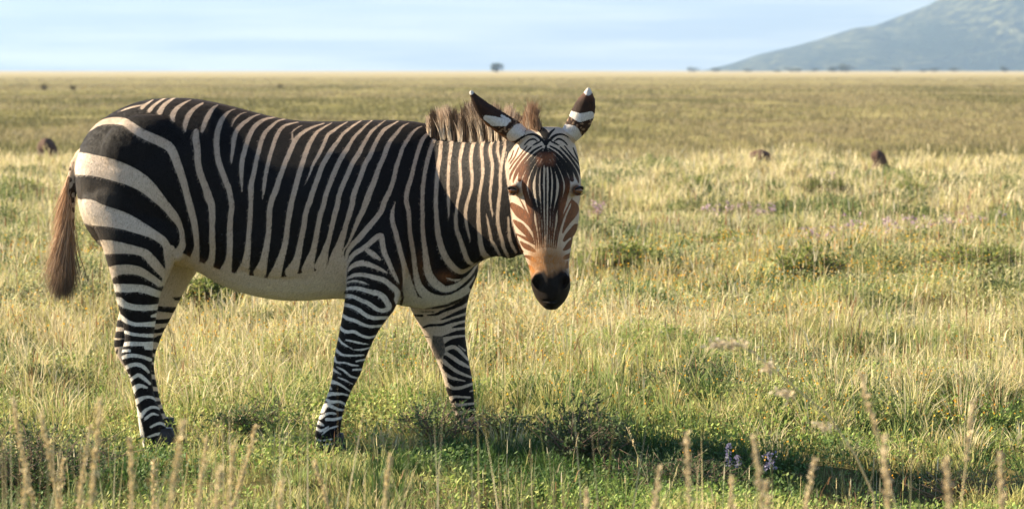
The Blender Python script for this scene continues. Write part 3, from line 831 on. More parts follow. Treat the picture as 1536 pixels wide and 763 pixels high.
    up = head * np.clip((hy - 226) / 8, 0, 1) * np.clip((252 - hy) / 10, 0, 1) * np.clip((16 - np.abs(hx - 819)) / 6, 0, 1)
    blend(dark, up, (.13, .05, .025))
    mid_ = head * np.clip((np.abs(hx - 818) - 20) / 14, 0, 1) * np.clip((hy - 262) / 20, 0, 1) * np.clip((hy - 200) / 20, 0, 1)
    blend(dark, mid_ * .85, (.15, .06, .028)); sidel = head * np.clip((796 - hx) / 10, 0, 1) * np.clip((hy - 215) / 15, 0, 1); blend(dark, sidel * .8, (.12, .05, .025))
    blend(light, head * np.ones(n), (.53, .42, .315)); blend(light, head * np.clip((hy - 300) / 40, 0, 1) * np.clip((30 - np.abs(hx - 818)) / 10, 0, 1) * .6, (.50, .33, .19)); blend(dark, head * np.clip((hy - 305) / 45, 0, 1) * .8, (.11, .045, .02))
    # tan nose
    nb = head * np.clip((hy - (360 + 0.016 * (hx - 820) ** 2)) / 22, 0, 1) * np.clip((32 - np.abs(hx - 822)) / 7, 0, 1)
    blend(light, nb, (.30, .135, .045)); blend(dark, nb, (.28, .12, .036))
    nn = head * (vnoise(hx * .35, hy * .12, 5) - .5) * np.clip((hy - 330) / 40, 0, 1)
    # black muzzle
    edge = np.interp(hx, [792, 798, 806, 815, 821, 828, 840, 848, 856, 862], [418, 413, 405, 400, 408, 408, 402, 401, 408, 412])
    mz = head * np.clip((hy + 5 * nn - edge) / 13 + .35, 0, 1)
    blend(light, mz, (.0065, .0045, .004)); blend(dark, mz, (.0055, .004, .0035))
    # cheek whites get cleaner low down
    # eye surround
    for ex in (771.5, 865.5):
        d = np.hypot((hx - ex) / 1.15, hy - 285)
        m = head * np.clip((10.5 - d) / 3, 0, 1); blend(light, m * .8, (.16, .075, .04)); blend(dark, m * .8, (.10, .045, .025))
        m = head * np.clip((7.4 - d) / 1.8, 0, 1); blend(light, m, (.014, .010, .009)); blend(dark, m, (.012, .009, .008))
    # chestnut pad inside the far foreleg
    pad = sd_poly(uv, [(649,503),(664,504),(667,518),(668,528),(661,538),(653,538),(647,520)])
    m = far_fore * np.clip(pad / 1.5 + .5, 0, 1); blend(light, m, (.085, .075, .065)); blend(dark, m, (.085, .075, .065))
    blend(light, far_hind * np.clip((470 - ny) / 60, 0, 1), (.52, .43, .33))
    # ears: traced on the near ear axes
    em = earm
    L_ear = [((700,124),(716,124),(716,142),(700,142))]
    eL = np.zeros(n); eW = np.zeros(n)
    lightear = np.full(n, -9.0)
    lightear = np.maximum(lightear, sd_strokes(uv, np.array([(700,128,18,706,138,9)])))                 # white tip, left
    lightear = np.maximum(lightear, sd_strokes(uv, np.array([(729,177,8,741,182,15),(741,182,15,757,184,11)])))  # white patch, left
    lightear = np.maximum(lightear, sd_strokes(uv, np.array([(753,174,4,764,181,5)])))
    lightear = np.maximum(lightear, sd_strokes(uv, np.array([(768,204,16,778,196,20),(778,196,20,798,196,26)])))
    lightear = np.maximum(lightear, sd_strokes(uv, np.array([(882,128,14,882,137,13)])))                # white tip, right
    lightear = np.maximum(lightear, sd_strokes(uv, np.array([(857,171,9,870,177,13),(870,177,13,886,173,11)])))
    lightear = np.maximum(lightear, sd_strokes(uv, np.array([(840,198,26,858,199,22),(858,199,22,866,210,18)])))
    sd = np.where(em, np.clip(lightear, -8, 8), sd)
    blend(light, em * 1.0, (.62, .58, .54)); blend(dark, em * 1.0, (.030, .015, .010))
    lowr = em * np.clip(1 - np.abs((uv[:, 1] - 190) - (uv[:, 0] - 732) * 0.72 - 3) / 9, 0, 1) * (nx < 790)
    blend(dark, lowr, (.36, .15, .05))
    blend(dark, em * np.clip((152 - ny) / 8, 0, 1) * (nx > 800) * .6, (.12, .05, .03))
    mot = em * (vnoise(nx * .35, ny * .35, 9) > .62) * (((nx < 800) & (ny > 178) & (nx > 748)) | ((nx > 800) & (ny > 176)))
    blend(dark, mot * .7, (.30, .20, .13))
    # tail dock: white with dark blotches, then tan
    td = body & (nx < 121) & (ny > 222) & (Yv > 10.2) & (uv[:, 0] < np.interp(ny, [220, 250, 300, 350], [121, 112, 112, 112]))
    bl = (vnoise(nx * .18 + 3, ny * .13, 4) > .62)
    sd = np.where(td, np.where(bl, -3.0, 3.0), sd)
    blend(light, td * 1.0, (.50, .38, .27)); blend(dark, td * 1.0, (.06, .035, .02))
    global FURRY
    FURRY = 1 - .95 * mz
    return sd, dark, light, head, earm

t0 = __import__('time').time()
sd, dark, light, headm, earm = coat(co, uv)
for k, v in (('sd', sd), ('furry', FURRY)):
    a = zme.attributes.new(k, 'FLOAT', 'POINT'); a.data.foreach_set('value', v.astype(np.float32))
for k, v in (('dark', dark), ('light', light)):
    a = zme.attributes.new(k, 'FLOAT_COLOR', 'POINT')
    c4 = np.ones((NV, 4), dtype=np.float32); c4[:, :3] = v; a.data.foreach_set('color', c4.ravel())
print('coat', __import__('time').time() - t0)

t = NT('zebra_coat')
oc = t.coord('Object')
n1 = t.noise(230, 3, .6, t.mapping(oc, (1, 1, .35)))
n2 = t.noise(60, 3, .5, oc)
s = t.math('ADD', t.attr('sd', 'Fac'), t.math('MULTIPLY', t.math('SUBTRACT', n1, .5), 2.4))
s = t.math('ADD', s, t.math('MULTIPLY', t.math('SUBTRACT', n2, .5), .9))
f = t.maprange(s, -0.55, 0.55)
n3 = t.noise(240, 4, .65, t.mapping(oc, (1, 1, .3)))
lt = t.mix(t.math('MULTIPLY', t.attr('furry', 'Fac'), t.maprange(n3, .42, .75, 0, .7)), t.attr('light'), (0.30, 0.23, 0.17))
dk = t.mix(t.math('MULTIPLY', t.attr('furry', 'Fac'), t.maprange(n3, .52, .78, 0, .75)), t.attr('dark'), t.mix(1.0, t.attr('dark'), (3.6, 2.7, 1.9), 'MULTIPLY'))
c = t.mix(f, dk, lt)
b = t.n('ShaderNodeBsdfPrincipled'); t.l(c, b.inputs['Base Color'])
b.inputs['Roughness'].default_value = 0.62
b.inputs['Specular IOR Level'].default_value = 0.1
b.inputs['Sheen Weight'].default_value = 0.05
b.inputs['Sheen Roughness'].default_value = 0.4
b.inputs['Sheen Tint'].default_value = (1.0, .70, .48, 1)
bm_ = t.n('ShaderNodeBump'); bm_.inputs['Strength'].default_value = 0.7; bm_.inputs['Distance'].default_value = 0.004
t.l(t.math('MULTIPLY', t.attr('furry', 'Fac'), .7), bm_.inputs['Strength']); t.l(n3, bm_.inputs['Height']); t.l(bm_.outputs[0], b.inputs['Normal'])
t.l(b.outputs[0], t.out.inputs['Surface'])
M_COAT = t.m

ZR = empty('zebra', (-0.9, 10.2, 0))
tag(ZR, 'mountain zebra standing in the grass in profile with its head turned to face the viewer', 'zebra')
zbody = link_mesh('body', zme, M_COAT, ZR)

# ------------------------------------------------------------------ eyes
def eye(px, s_):
    m = NT('eye_brown')
    oc = m.coord('Object')
    g = m.n('ShaderNodeVectorMath'); g.operation = 'LENGTH'
    return None
t = NT('eyeball'); b = t.n('ShaderNodeBsdfPrincipled'); b.inputs['Base Color'].default_value = (.13, .045, .015, 1)
b.inputs['Roughness'].default_value = .18; b.inputs['Coat Weight'].default_value = .25; t.l(b.outputs[0], t.out.inputs['Surface']); M_EYE = t.m
M_PUPIL = simple_mat('pupil', (.003, .003, .004), .08, 0, spec=.6)
M_LASH = simple_mat('lash', (.010, .008, .007), .6, .2)
for s_, ex, ey in ((-1, 770.5, 285.5), (1, 866.5, 285.5)):
    sp = Soup(); c = P(ex, ey, 9.603)
    sp.ball(c, (.0185, .020, .0195), K=28, J=18)
    eb = link_mesh('eye', np_mesh('eye', sp.v, sp.t, sp.q), M_EYE, ZR)
    look = Vector((s_ * .55, -.83, 0)).normalized()
    sp = Soup(); rot = look.to_track_quat('Z', 'X').to_matrix()
    sp.ball(c + look * .0178, (.0065, .0048, .0032), rot, K=20, J=10)
    pp = link_mesh('pupil', np_mesh('pupil', sp.v, sp.t, sp.q), M_PUPIL, None); pp.parent = eb; 
    pp.matrix_parent_inverse = Matrix.Translation(-Vector(ZR.location))
    # upper lid with lashes, lower lid
    side = look.cross(Z).normalized()
    v = []; tr = []
    rings = []
    for hi in (1, -1):
        rr = []
        for j in range(13):
            a = (j - 6) / 6 * 1.25
            p = c + look * (math.cos(a) * .0215) + side * (math.sin(a) * .0188) + Z * (hi * (.0130 if hi > 0 else .0150) * math.cos(a))
            r_ = .0046 if hi > 0 else .0020
            rr.append([p + Z * (r_ * math.sin(q)) + look * (r_ * math.cos(q)) for q in np.linspace(0, 2 * math.pi, 9)[:-1]])
        rings.append(rr)
    sp = Soup(); sp.loft(rings[0]); sp.loft(rings[1])
    rs = np.random.RandomState(4)
    for j in range(46):
        a = (j / 45 * 2 - 1) * 1.2 
        p = c + look * (math.cos(a) * .023) + side * (math.sin(a) * .025) + Z * (.0140 * math.cos(a) + .001)
        d = (look * (math.cos(a)) + side * (math.sin(a) * 1.3) + Z * (-.25 + .2 * rs.rand())).normalized() * (.012 + .006 * rs.rand())
        n0 = len(sp.v); w = side * .0007
        sp.v += [tuple(p - w), tuple(p + w), tuple(p + d)]; sp.t.append((n0, n0 + 1, n0 + 2))
    ld = link_mesh('eyelid', np_mesh('eyelid', sp.v, sp.t, sp.q), M_LASH, ZR)

# ------------------------------------------------------------------ hair: mane, tail, fur edge
def strands(root, dirs, length, width, colr, tipc, curve, seed=0, segs=3):
    """numpy ribbons: root (N,3), dirs (N,3) unit, returns co, quads, tris, colours"""
    N = len(root); rs = np.random.RandomState(seed)
    ang = rs.rand(N) * math.pi
    wd = np.stack([np.cos(ang), np.sin(ang), np.zeros(N)], 1)
    cos_ = []; cols = []
    for k in range(segs + 1):
        f = k / segs
        p = root + dirs * (length * f)[:, None] + curve * (f * f * length)[:, None]
        w = (width * (1 - f * .85))[:, None]
        c = colr * (1 - f ** 1.8) + tipc * f ** 1.8
        if k < segs:
            cos_ += [p - wd * w, p + wd * w]; cols += [c, c]
        else:
            cos_ += [p]; cols += [c]
    per = 2 * segs + 1
    co_ = np.stack(cos_, 1).reshape(-1, 3); cl = np.stack(cols, 1).reshape(-1, 3)
    base = (np.arange(N) * per)[:, None]
    qs = np.concatenate([base + np.array([2*k, 2*k+1, 2*k+3, 2*k+2]) for k in range(segs - 1)], 0) if segs > 1 else np.zeros((0, 4), int)
    ts = base + np.array([2*segs-2, 2*segs-1, 2*segs])
    return co_, qs, ts, cl
def hair_mat(name):
    t = NT(name); b = t.n('ShaderNodeBsdfPrincipled'); t.l(t.attr('col'), b.inputs['Base Color'])
    b.inputs['Roughness'].default_value = .6; b.inputs['Specular IOR Level'].default_value = .1
    tr = t.n('ShaderNodeBsdfTranslucent'); t.l(t.attr('col'), tr.inputs['Color'])
    ms = t.n('ShaderNodeMixShader'); ms.inputs[0].default_value = .25; t.l(b.outputs[0], ms.inputs[1]); t.l(tr.outputs[0], ms.inputs[2])
    t.l(ms.outputs[0], t.out.inputs['Surface']); return t.m
M_HAIR = hair_mat('hair')
rs = np.random.RandomState(11)
# mane along the crest; colours follow the neck stripes below it
WX = np.array([(643,3),(664,3.2),(674.5,3),(690,3.4),(706.5,3.2),(721.5,3.4),(735,3),(745,3),(757,3.5),(766,4),(778,4),(790,4)])
NM = 12000
mpx = 642 + 174 * rs.rand(NM)
mY = np.interp(mpx, [600,640,672,702,732,760,788,806,816], [10.17,10.15,10.09,10.01,9.92,9.84,9.765,9.71,9.68])
top = np.interp(mpx, [600,640,672,702,732,760,788,806,816], [186,189,194,197,196,193,192,196,204])
hgt = np.interp(mpx, [640,648,660,680,700,725,745,762,770,778,786,794,800,808,816], [18,28,42,46,50,50,52,46,30,20,34,48,46,34,14])
tuft = vnoise(mpx * .38, mpx * 0 + 2, 3) * .30 + vnoise(mpx * .09, mpx * 0 + 5, 8) * .22 + .66
hgt = hgt * .93 * tuft * (.66 + .44 * rs.rand(NM) ** 1.4)
mo = rs.rand(NM)
root = np.array([P(a, b + 1 + 17 * o * o, y - .052 * o) for a, b, y, o in zip(mpx, top, mY, mo)])
root[:, 1] += rs.uniform(-.006, .012, NM)
lean = np.interp(mpx, [640, 700, 760, 770, 816], [-.06, -.02, .02, .22, -.10]) + (vnoise(mpx * .30, mpx * 0 + 7, 13) - .5) * .30
dirs = np.stack([lean + rs.normal(0, .07, NM), rs.normal(0, .09, NM), np.ones(NM)], 1); dirs /= np.linalg.norm(dirs, axis=1)[:, None]
dd = np.min(np.abs(mpx[:, None] - WX[:, 0][None, :]) - WX[:, 1][None, :], 1)
w_ = np.clip(.5 - dd / 1.5, 0, 1)[:, None]
fore_ = (mpx > 776)[:, None]
rootc = w_ * np.array([.86, .74, .58]) + (1 - w_) * np.where(fore_, np.array([.36, .24, .15]), np.array([.075, .052, .037]))
tipc = w_ * np.array([.46, .33, .23]) + (1 - w_) * np.array([.11, .075, .052])
tipc = np.where(fore_, np.array([.22, .125, .075]), tipc) * (.7 + .6 * rs.rand(NM))[:, None]
cv = np.stack([rs.normal(0, .08, NM), rs.normal(0, .1, NM), -.03 * np.ones(NM)], 1)
c_, q_, t_, l_ = strands(root, dirs, hgt * 9.9 / FPX, np.full(NM, .0024), rootc, tipc, cv, 1)
link_mesh('mane', np_mesh('mane', c_, t_, q_, {'col': l_}), M_HAIR, ZR, smooth=False)
# tail hair
NTL = 6500
u = rs.rand(NTL) ** .8
ty = 262 + u * 120
tx = np.interp(ty, [262, 300, 345, 390], [104, 104, 105, 103])
root = np.array([P(a + rs.uniform(-3, 3), b, 10.285 + rs.uniform(-.02, .02)) for a, b in zip(tx, ty)])
ln = np.where(u < .3, rs.uniform(.08, .2, NTL), rs.uniform(.12, .34, NTL))
ln = np.minimum(ln, (456 - ty) / 375 * rs.uniform(.75, 1.0, NTL))
ck = rs.randint(0, 70, NTL); spread = rs.normal(0, .12, 70)[ck] + rs.normal(0, .035, NTL) - .13 + .10 * np.clip(u - .5, -.5, .3)
dirs = np.stack([spread - .05, rs.normal(0, .10, NTL), -np.ones(NTL)], 1); dirs /= np.linalg.norm(dirs, axis=1)[:, None]
cv = np.stack([rs.normal(-.03, .07, NTL), rs.normal(0, .05, NTL), -.05 * np.ones(NTL)], 1)
f = np.clip((ty - 290) / 80, 0, 1)[:, None]
rc = (1 - f) * np.array([.62, .42, .27]) + f * np.array([.25, .185, .135]); rc = rc * (.65 + .7 * rs.rand(NTL))[:, None]
tcq = (1 - f) * np.array([.42, .26, .15]) + f * np.array([.07, .052, .042]); tcq = tcq * (.6 + .8 * rs.rand(NTL))[:, None]; ckc = rs.uniform(.55, 1.35, 70)[ck][:, None]; rc = rc * ckc; tcq = tcq * ckc
c_, q_, t_, l_ = strands(root, dirs, ln, np.full(NTL, .0013), rc, tcq, cv, 2, segs=4)
link_mesh('tail_hair', np_mesh('tail_hair', c_, t_, q_, {'col': l_}), M_HAIR, ZR, smooth=False)

# hooves
M_HOOF = simple_mat('hoof', (.03, .026, .022), .45, .3, 30)
for l, r_, py, Y in ((485,523,684,9.98),(694,728,664,10.33),(217,269,679,10.12),(235,268,662,10.42)):
    a, b = P(l, py, Y), P(r_, py, Y); c = (a + b) / 2; w = (b.x - a.x) / 2
    rings = []
    for h, k in ((.075, .70), (.05, .80), (.01, .98), (-.004, 1.0), (-.006, .9)):
        rings.append(ring_pts(Vector((c.x + (.075 - h) * .06 - .006, Y, 0)), X, YV, w * k, -w * k, .042 * k, 2.2, K=24))
        rings[-1] = [Vector((p.x, p.y, .002 + h + .006)) for p in rings[-1]]
    sp = Soup(); sp.loft(rings)
    link_mesh('hoof', np_mesh('hoof', sp.v, sp.t, sp.q), M_HOOF, ZR)

# short coat hair: softens the outline and breaks up the surface
NF = 210000
tri = []
lt_ = np.empty(len(zme.polygons), dtype=np.int32); zme.polygons.foreach_get('loop_total', lt_)
ls_ = np.empty(len(zme.polygons), dtype=np.int32); zme.polygons.foreach_get('loop_start', ls_)
lv_ = np.empty(len(zme.loops), dtype=np.int32); zme.loops.foreach_get('vertex_index', lv_)
pi_ = rs.randint(0, len(ls_), NF)
ia = lv_[ls_[pi_]]; ib = lv_[ls_[pi_] + 1]; ic = lv_[ls_[pi_] + 2]
u1 = rs.rand(NF)[:, None]; u2 = rs.rand(NF)[:, None]
base = co[ia] * (1 - np.maximum(u1, u2)) + co[ib] * np.abs(u1 - u2) + co[ic] * np.minimum(u1, u2)
nr = np.cross(co[ib] - co[ia], co[ic] - co[ia]); nr /= np.linalg.norm(nr, axis=1)[:, None] + 1e-12
comb = np.array([-.45, 0, -.9]) * np.ones((NF, 3)); hm = headm[ia]
comb[hm] = (0, 0, -1)
comb[earm[ia]] = (0, 0, 1)
comb = comb - nr * (comb * nr).sum(1)[:, None]; comb /= np.linalg.norm(comb, axis=1)[:, None] + 1e-9
dr = comb + nr * rs.uniform(.15, .5, (NF, 1)) + rs.normal(0, .16, (NF, 3)); dr /= np.linalg.norm(dr, axis=1)[:, None]
fl = np.where(hm | earm[ia], .005, .0095) * rs.uniform(.6, 1.3, NF)
fl = np.where((uv[ia][:, 1] < 215) & ~hm & ~earm[ia], fl * 1.5, fl)
fl = np.where(uv[ia][:, 1] > 470, .006 * rs.uniform(.6, 1.2, NF), fl)
sdv = sd[ia] + rs.normal(0, .7, NF)
fw = np.clip(sdv / 1.1 + .5, 0, 1)[:, None]
fc = (dark[ia] * (1 - fw) + light[ia] * .92 * fw) * np.clip(rs.normal(.95, .28, (NF, 1)), .45, 1.7)
sv = np.cross(dr, nr); sv /= np.linalg.norm(sv, axis=1)[:, None] + 1e-9
wv = .0008
fco = np.stack([base - sv * wv - nr * .0005, base + sv * wv - nr * .0005, base + dr * fl[:, None]], 1).reshape(-1, 3)
skip_e = (np.hypot(uv[ia][:, 0] - 771, uv[ia][:, 1] - 285) > 11) & (np.hypot(uv[ia][:, 0] - 866, uv[ia][:, 1] - 285) > 11)
keep = np.nonzero(skip_e & ~(hm & (uv[ia][:, 1] > 396)))[0]
fco = fco.reshape(-1, 3, 3)[keep].reshape(-1, 3); fcl = np.repeat(fc[keep][:, None, :], 3, 1).reshape(-1, 3)
link_mesh('coat_hair', np_mesh('coat_hair', fco, np.arange(len(keep) * 3).reshape(-1, 3), None, {'col': fcl}), M_HAIR, ZR, smooth=False)
# ------------------------------------------------------------------ grass
def blades(x, y, h, w, lean, yaw, c0, c1, seed=0, droop=.35, base_z=None):
    """flat tapering blades of two segments; returns arrays"""
    N = len(x); rs = np.random.RandomState(seed)
    z = ground_h(x, y) if base_z is None else base_z
    fa = rs.rand(N) * 2 * math.pi
    wx, wy = np.cos(fa) * w, np.sin(fa) * w
    lx, ly = np.cos(yaw) * lean, np.sin(yaw) * lean
    co = np.empty((N, 5, 3), dtype=np.float32)
    co[:, 0] = np.stack([x - wx, y - wy, z - .01], 1); co[:, 1] = np.stack([x + wx, y + wy, z - .01], 1)
    mx_, my_, mz_ = x + lx * h * .5, y + ly * h * .5, z + h * .58
    co[:, 2] = np.stack([mx_ - wx * .75, my_ - wy * .75, mz_], 1); co[:, 3] = np.stack([mx_ + wx * .75, my_ + wy * .75, mz_], 1)
    co[:, 4] = np.stack([x + lx * h * (1 + droop), y + ly * h * (1 + droop), z + h * (1 - droop * lean * .5)], 1)
    cl = np.empty((N, 5, 3), dtype=np.float32)
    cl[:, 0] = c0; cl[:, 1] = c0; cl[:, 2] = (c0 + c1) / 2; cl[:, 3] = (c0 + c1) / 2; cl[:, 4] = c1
    b = (np.arange(N) * 5)[:, None]
    return co.reshape(-1, 3), b + np.array([0, 1, 3, 2]), b + np.array([2, 3, 4]), cl.reshape(-1, 3)
def merge(parts):
    co, q, t_, c = [], [], [], []; n = 0
    for a, b_, d, e in parts:
        co.append(a); q.append(b_ + n); t_.append(d + n); c.append(e); n += len(a)
    return np.concatenate(co), np.concatenate(q), np.concatenate(t_), np.concatenate(c)
def emit(name, parts, mat, parent=None):
    co, q, t_, c = merge(parts)
    return link_mesh(name, np_mesh(name, co, t_, q, {'col': c}), mat, parent, smooth=False)

STRAW = np.array([.66, .54, .29]); CREAM = np.array([.82, .71, .46]); YG = np.array([.54, .50, .185]); GREEN = np.array([.21, .26, .08])
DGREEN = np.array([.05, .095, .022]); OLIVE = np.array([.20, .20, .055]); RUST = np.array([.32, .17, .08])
def zone(x, y):
    """0 green low sward .. 1 straw"""
    n = vnoise(x * .9, y * .55, 31) * .6 + vnoise(x * 2.6, y * 1.4, 32) * .4
    base = np.interp(y, [6, 8.6, 10.2, 11.5, 14, 20, 27, 34, 60], [.30, .24, .30, .50, .52, .58, .78, .95, 1.0])
    return np.clip(base + (n - .5) * 2.2, 0, 1)
def shadow_green(x, y):
    'darker green herb colour that paints in shade: right of the front hooves and in the left corner'
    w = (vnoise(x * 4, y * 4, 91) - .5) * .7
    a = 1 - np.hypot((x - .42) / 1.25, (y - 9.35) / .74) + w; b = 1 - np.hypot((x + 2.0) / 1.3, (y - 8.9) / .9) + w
    return np.clip(np.maximum(a, b) * 3.0, 0, 1)  # dark plant colour painted in to deepen the zebra's shadow and corner shade
def short(x, y):
    'the turf in front of and around the hooves is cropped short'
    a = np.interp(y, [0, 7.4, 8.4, 10.25, 10.7, 60], [1, .7, .52, .58, 1, 1])
    d = np.min([np.hypot(x - hx, (y - hy) * .8) for hx, hy in ((-.70, 9.95), (-.15, 10.28), (-1.36, 10.08), (-1.36, 10.4))], 0)
    return a * np.clip(.7 + d / .6, .7, 1)
def scatter(n, y0, y1, rs, margin=1.6, extra=1.2):
    n = n * 1.30
    """uniform over the wedge of ground the lens sees (plus a margin to the sides)"""
    u = rs.rand(int(n)); y = np.sqrt(y0 * y0 + (y1 * y1 - y0 * y0) * u)
    x = rs.uniform(-1, 1, int(n)) * (y * .2 * margin + extra)
    return x, y
def tuft_field(n, y0, y1, per, rad, hgt, seed, kind, wmul=1.0):
    """n tufts with per blades each fanning out of their centre"""
    rs = np.random.RandomState(seed)
    tx, ty = scatter(n, y0, y1, rs)
    zn = zone(tx, ty)
    if kind == 'straw': keep = rs.rand(len(tx)) < zn
    elif kind == 'green': keep = rs.rand(len(tx)) < 1.05 - zn
    elif kind == 'dark': keep = vnoise(tx * 1.1, ty * .8, 88) > .60
    else: keep = rs.rand(len(tx)) < 2
    tx, ty, zn = tx[keep], ty[keep], zn[keep]
    n = len(tx)
    R_ = rad * rs.uniform(.5, 1.5, n); H = hgt * rs.uniform(.55, 1.35, n) * short(tx, ty)
    tone = rs.rand(n)
    i = np.repeat(np.arange(n), per); N = len(i)
    yaw = rs.rand(N) * 2 * math.pi; rr = np.sqrt(rs.rand(N))
    x = tx[i] + np.cos(yaw) * rr * R_[i]; y = ty[i] + np.sin(yaw) * rr * R_[i]
    h = H[i] * (1.1 - .5 * rr ** 2) * rs.uniform(.55, 1.15, N)
    lean = rr * .45 + rs.rand(N) * .22
    dist = np.sqrt(y / 10)
    w = (.0016 + .0016 * rs.rand(N)) * dist * wmul
    a = tone[i][:, None]; r = rs.rand(N)[:, None]
    if kind == 'straw':
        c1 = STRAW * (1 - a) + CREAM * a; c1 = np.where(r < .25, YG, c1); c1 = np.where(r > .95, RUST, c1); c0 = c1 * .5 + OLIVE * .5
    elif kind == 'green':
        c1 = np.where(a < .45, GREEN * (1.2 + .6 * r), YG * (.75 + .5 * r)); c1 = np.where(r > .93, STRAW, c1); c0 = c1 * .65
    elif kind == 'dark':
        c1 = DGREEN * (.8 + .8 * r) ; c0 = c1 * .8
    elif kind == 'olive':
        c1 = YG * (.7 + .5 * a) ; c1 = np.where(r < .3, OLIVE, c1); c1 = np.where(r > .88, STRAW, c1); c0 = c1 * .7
    c1 = c1 * rs.uniform(.75, 1.2, (N, 1)); c0 = c0 * rs.uniform(.75, 1.2, (N, 1))
    sg = shadow_green(x, y)[:, None]
    c1 = c1 * (1 - sg) + DGREEN * (.7 + 1.0 * r) * sg; c0 = c0 * (1 - sg) + DGREEN * .8 * sg
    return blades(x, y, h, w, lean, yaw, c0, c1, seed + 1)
def stalk_field(n, y0, y1, h0, h1, seed, cols, wmul=1.0):
    """single upright flowering stems with a narrow seed head"""
    rs = np.random.RandomState(seed)
    cx, cy = scatter(n / 4, y0, y1, rs)
    x = np.repeat(cx, 4) + rs.normal(0, .06, len(cx) * 4); y = np.repeat(cy, 4) + rs.normal(0, .06, len(cx) * 4)
    N = len(x); h = rs.uniform(h0, h1, N) * (.6 + .6 * vnoise(x * 1.3, y * .8, 77)) * np.clip(short(x, y) * 1.3, 0, 1); yaw = rs.rand(N) * 6.283; lean = rs.rand(N) ** 2 * .42
    dist = np.sqrt(y / 10)
    c = cols[rs.randint(0, len(cols), N)] * rs.uniform(.75, 1.2, (N, 1))
    a = blades(x, y, h, .0010 * dist * wmul * np.ones(N), lean, yaw, c * .8, c, seed + 1, droop=.1)
    # seed head: a fatter spindle near the top
    lx, ly = np.cos(yaw) * lean, np.sin(yaw) * lean
    k = rs.rand(N) < .6
    hh = h[k] * rs.uniform(.12, .25, k.sum())
    bx, by = x[k] + lx[k] * h[k] * .86, y[k] + ly[k] * h[k] * .86
    bz = ground_h(x[k], y[k]) + h[k] * .80
    b = blades(bx, by, hh, .0024 * dist[k] * wmul, lean[k] * 1.6, yaw[k], c[k], c[k] * 1.1, seed + 2, base_z=bz)
    return merge([a, b])

def cover_field(n, y0, y1, hmax, size, seed, cols, dome=True):
    """small leaves at the height of low mat plants"""
    rs = np.random.RandomState(seed)
    x, y = scatter(n, y0, y1, rs)
    dens = vnoise(x * 1.7, y * 1.2, 51) * .6 + vnoise(x * 4.5, y * 3.5, 52) * .4
    keep = rs.rand(len(x)) < np.clip((dens - .30) * 3.2, .05, 1); x, y, dens = x[keep], y[keep], dens[keep]
    N = len(x)
    z = ground_h(x, y) + hmax * (dens + .15) * rs.rand(N) ** .6 * np.clip(short(x, y) * 1.5, .3, 1)
    L_ = size * rs.uniform(.6, 1.4, N) * np.sqrt(y / 9); W = L_ * rs.uniform(.18, .34, N)
    yaw = rs.rand(N) * 6.283; pit = rs.uniform(-.1, 1.2, N)
    d = np.stack([np.cos(yaw) * np.cos(pit), np.sin(yaw) * np.cos(pit), np.sin(pit)], 1)
    s = np.stack([-np.sin(yaw), np.cos(yaw), rs.normal(0, .5, N)], 1); s /= np.linalg.norm(s, axis=1)[:, None]
    p = np.stack([x, y, z], 1)
    co = np.empty((N, 4, 3), dtype=np.float32)
    co[:, 0] = p; co[:, 1] = p + d * (L_ * .5)[:, None] + s * W[:, None]; co[:, 2] = p + d * L_[:, None]; co[:, 3] = p + d * (L_ * .5)[:, None] - s * W[:, None]
    c = cols[(vnoise(x * 3, y * 3, 53) * .6 * len(cols) + rs.rand(N) * .4 * len(cols)).astype(int) % len(cols)] * rs.uniform(.7, 1.3, (N, 1))
    sg = shadow_green(x, y)[:, None]; c = c * (1 - sg) + DGREEN * rs.uniform(.7, 2.0, (N, 1)) * sg
    cl = np.repeat(c[:, None, :], 4, 1).reshape(-1, 3)
    b = (np.arange(N) * 4)[:, None]
    return co.reshape(-1, 3), b + np.array([0, 1, 2, 3]), np.zeros((0, 3), int), cl

near = [tuft_field(1500, 7.6, 14, 46, .075, .17, 100, 'green'),
        tuft_field(1500, 9.8, 15, 36, .06, .21, 110, 'straw'),
        tuft_field(2600, 7.4, 15, 26, .10, .10, 120, 'olive'),
        tuft_field(1500, 7.6, 15, 54, .10, .15, 130, 'dark'),
        tuft_field(500, 3.0, 7.6, 22, .09, .14, 140, 'green')]
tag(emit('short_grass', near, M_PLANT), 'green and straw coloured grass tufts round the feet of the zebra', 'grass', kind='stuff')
midf = [tuft_field(2600, 14, 26, 34, .13, .18, 200, 'straw', 1.3),
        tuft_field(2600, 14, 26, 34, .15, .13, 210, 'green', 1.3),
        tuft_field(1500, 14, 28, 30, .18, .12, 220, 'olive', 1.4),
        tuft_field(2400, 15, 40, 44, .26, .17, 230, 'dark', 1.4),
        tuft_field(3600, 26, 40, 30, .22, .22, 240, 'straw', 1.7),
        tuft_field(1500, 25, 39, 28, .24, .15, 250, 'green', 1.7)]
def far_tufts(n, y0, y1, seed):
    rs = np.random.RandomState(seed); tx, ty = scatter(n, y0, y1, rs); i = np.repeat(np.arange(len(tx)), 9); N = len(i)
    x = tx[i] + rs.normal(0, .35, N); y = ty[i] + rs.normal(0, .5, N); k = vnoise(x * .12, y * .05, 97)[:, None]
    far_ = np.clip((y - 110) / 220, 0, 1)[:, None]
    c = np.where(k + far_ * .45 + rs.normal(0, .12, (N, 1)) > .5, np.array([.30, .25, .13]), np.array([.16, .15, .06])) * rs.uniform(.7, 1.3, (N, 1))
    return blades(x, y, rs.uniform(.05, .17, N) * (1 - .5 * far_[:, 0]), .006 * (y / 40) * rs.uniform(.6, 1.4, N), rs.rand(N) * .6, rs.rand(N) * 6.283, c * .8, c, seed + 1)
